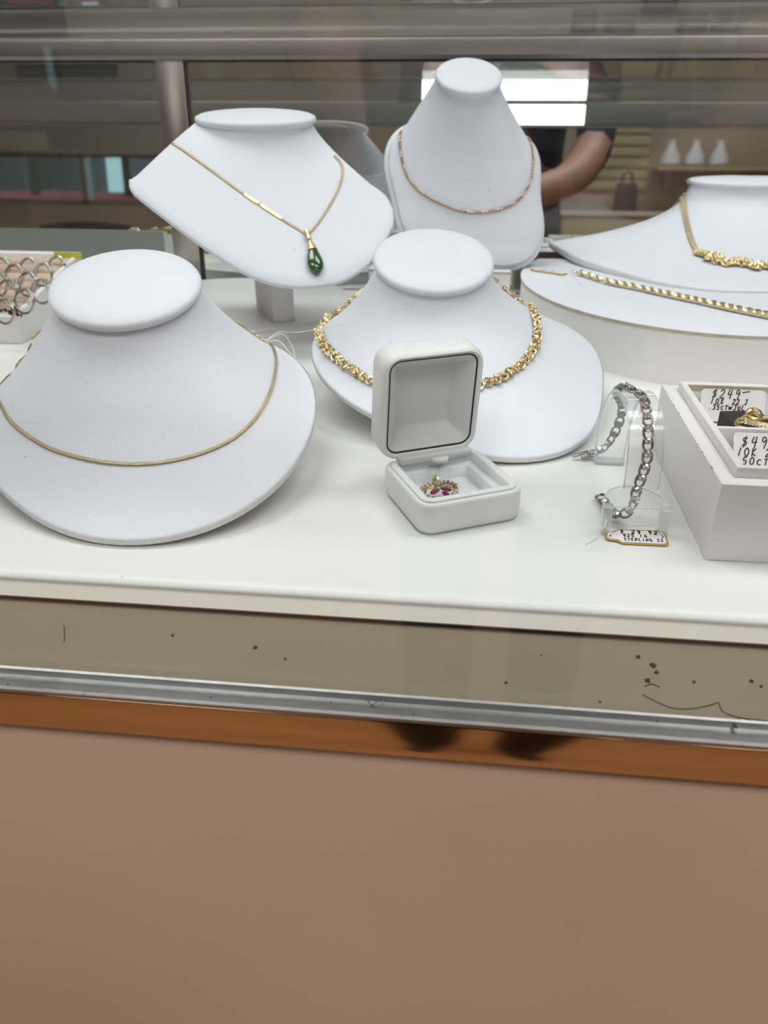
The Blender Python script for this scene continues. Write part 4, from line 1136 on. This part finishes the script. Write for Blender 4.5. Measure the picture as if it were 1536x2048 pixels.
def photographer():
    c = .055; Y = -.84; S = Vector
    V, Ed, R_, Mt = [], [], [], []
    def v(p, r): V.append(S(p)); R_.append(r); return len(V) - 1
    def chain(i, pts, m):
        for p, r in pts:
            k = v(p, r); Ed.append((i, k)); Mt.append(m); i = k
        return i
    pel = v((c, Y, .00), (.155, .115))
    chest = chain(pel, [((c, Y + .02, .12), (.145, .11)), ((c, Y + .07, .28), (.155, .115)), ((c, Y + .10, .42), (.165, .105))], 'navy')
    nk_ = chain(chest, [((c, Y + .11, .50), (.09, .07))], 'navy')
    hd = chain(nk_, [((c, Y + .13, .57), (.055, .055)), ((c, Y + .17, .64), (.068, .078)), ((c, Y + .17, .72), (.078, .092)), ((c, Y + .155, .79), (.062, .075))], 'skin')
    for sx_ in (-1, 1):
        kn = chain(pel, [((c + .085 * sx_, Y, -.06), (.085, .09)), ((c + .085 * sx_, Y + .01, -.26), (.072, .078)), ((c + .082 * sx_, Y + .02, -.46), (.056, .06))], 'dark_trousers')
        an = chain(kn, [((c + .080 * sx_, Y, -.66), (.055, .058)), ((c + .080 * sx_, Y - .01, -.84), (.05, .05))], 'dark_trousers')
        chain(an, [((c + .082 * sx_, Y + .01, -.885), (.038, .036)), ((c + .09 * sx_, Y + .10, -.892), (.042, .028)), ((c + .095 * sx_, Y + .17, -.897), (.036, .022))], 'plastic_black')
        sh_ = chain(chest, [((c + .17 * sx_, Y + .12, .44), (.062, .062)), ((c + .195 * sx_, Y + .16, .34), (.054, .054))], 'navy')
        el = chain(sh_, [((c + .185 * sx_, Y + .24, .19), (.043, .043))], 'navy')
        cx_, cy_, cz_ = XPh.translation
        gx = cx_ + .040 * sx_
        wr = chain(el, [((c + .13 * sx_, Y + .36, .125), (.037, .037)), ((gx + .035 * sx_, -.355, .085), (.027, .024))], 'skin')
        pal = chain(wr, [((gx + .020 * sx_, -.315, .088), (.030, .018)), ((gx + .008 * sx_, -.283, .098), (.032, .016))], 'skin')
        for k in range(4):
            f = k - 1.5
            base_ = S((gx + .006 * sx_, -.272, .098 + .018 * f)); up_ = S((0, -.18, 1)).normalized()
            L3 = (.030, .034, .032, .025)[k]
            chain(pal, [(base_, (.0095, .0095)), (base_ + S((-.004 * sx_, .012, .002)), (.009, .009)), (base_ + S((-.004 * sx_ - L3 * .5 * sx_, .020, .004)), (.0085, .0085)), (base_ + S((-.004 * sx_ - L3 * sx_, .018, .005)), (.0078, .0078))], 'skin')
        chain(pal, [(S((gx + .006 * sx_, -.312, .118)), (.011, .011)), (S((gx - .006 * sx_, -.318, .140)), (.010, .010)), (S((gx - .016 * sx_, -.316, .155)), (.009, .009))], 'skin')
    root = thing('person', 'person in navy shirt and black trousers holding up a phone, reflected in the mirror', 'person', (c, Y, FZ))
    me = bpy.data.meshes.new('body_skeleton'); me.from_pydata(V, Ed, [])
    o = bpy.data.objects.new('body_skeleton', me); COL.objects.link(o)
    o.modifiers.new('skin', 'SKIN'); md = o.modifiers.new('sub', 'SUBSURF'); md.levels = 1; md.render_levels = 1
    sv = me.skin_vertices[0].data
    for i, r in enumerate(R_): sv[i].radius = r if isinstance(r, tuple) else (r, r)
    sv[0].use_root = True
    bpy.context.view_layer.update()
    dg = bpy.context.evaluated_depsgraph_get()
    me2 = bpy.data.meshes.new_from_object(o.evaluated_get(dg))
    bpy.data.objects.remove(o)
    names = ['navy', 'dark_trousers', 'skin', 'plastic_black']
    me2.materials.clear()
    for n in names: me2.materials.append(M[n])
    for p in me2.polygons:
        ce = p.center; best = (9, 0)
        for (a, b), m_ in zip(Ed, Mt):
            A, B = V[a], V[b]; d = B - A; t = max(0, min(1, (ce - A).dot(d) / max(d.length_squared, 1e-9)))
            rr_ = R_[b][0]
            q = (ce - A - d * t).length - rr_ * .8
            if q < best[0]: best = (q, m_)
        p.material_index = names.index(best[1]); p.use_smooth = True
    me2.transform(Matrix.Translation(-BASE[root.name]))
    ob = bpy.data.objects.new('body', me2); COL.objects.link(ob); ob.parent = root
    hc = S((c, Y + .155, .735))
    h = MB(); rings = []
    for i in range(9):
        phi = pi * .62 * i / 8
        rings.append([hc + S((.088 * max(.05, sin(phi)) * cos(a), .104 * max(.05, sin(phi)) * sin(a) - .012, .088 * cos(phi))) for a in [2 * pi * k / 20 for k in range(20)]])
    h.loft(rings).build('hair', 'hair', root)
    hcF = S((c, Y + .255, .68))
    for sx_ in (-1, 1):
        e = MB(); lump(e, hcF + S((.03 * sx_, -.012, .03)), (.012, .008, .008), random.Random(1), 10, 6); e.build('eye', 'plastic_black', root)
        e = MB(); lump(e, S((c + .080 * sx_, Y + .16, .69)), (.012, .022, .032), random.Random(2), 8, 6); e.build('ear', 'skin', root)
    e = MB(); lump(e, hcF + S((0, 0, .0)), (.012, .018, .022), random.Random(3), 8, 6); e.build('nose', 'skin', root)
    e = MB(); lump(e, hcF + S((0, -.010, -.038)), (.024, .008, .007), random.Random(4), 8, 6); e.build('mouth', 'brown_stain', root)
photographer()
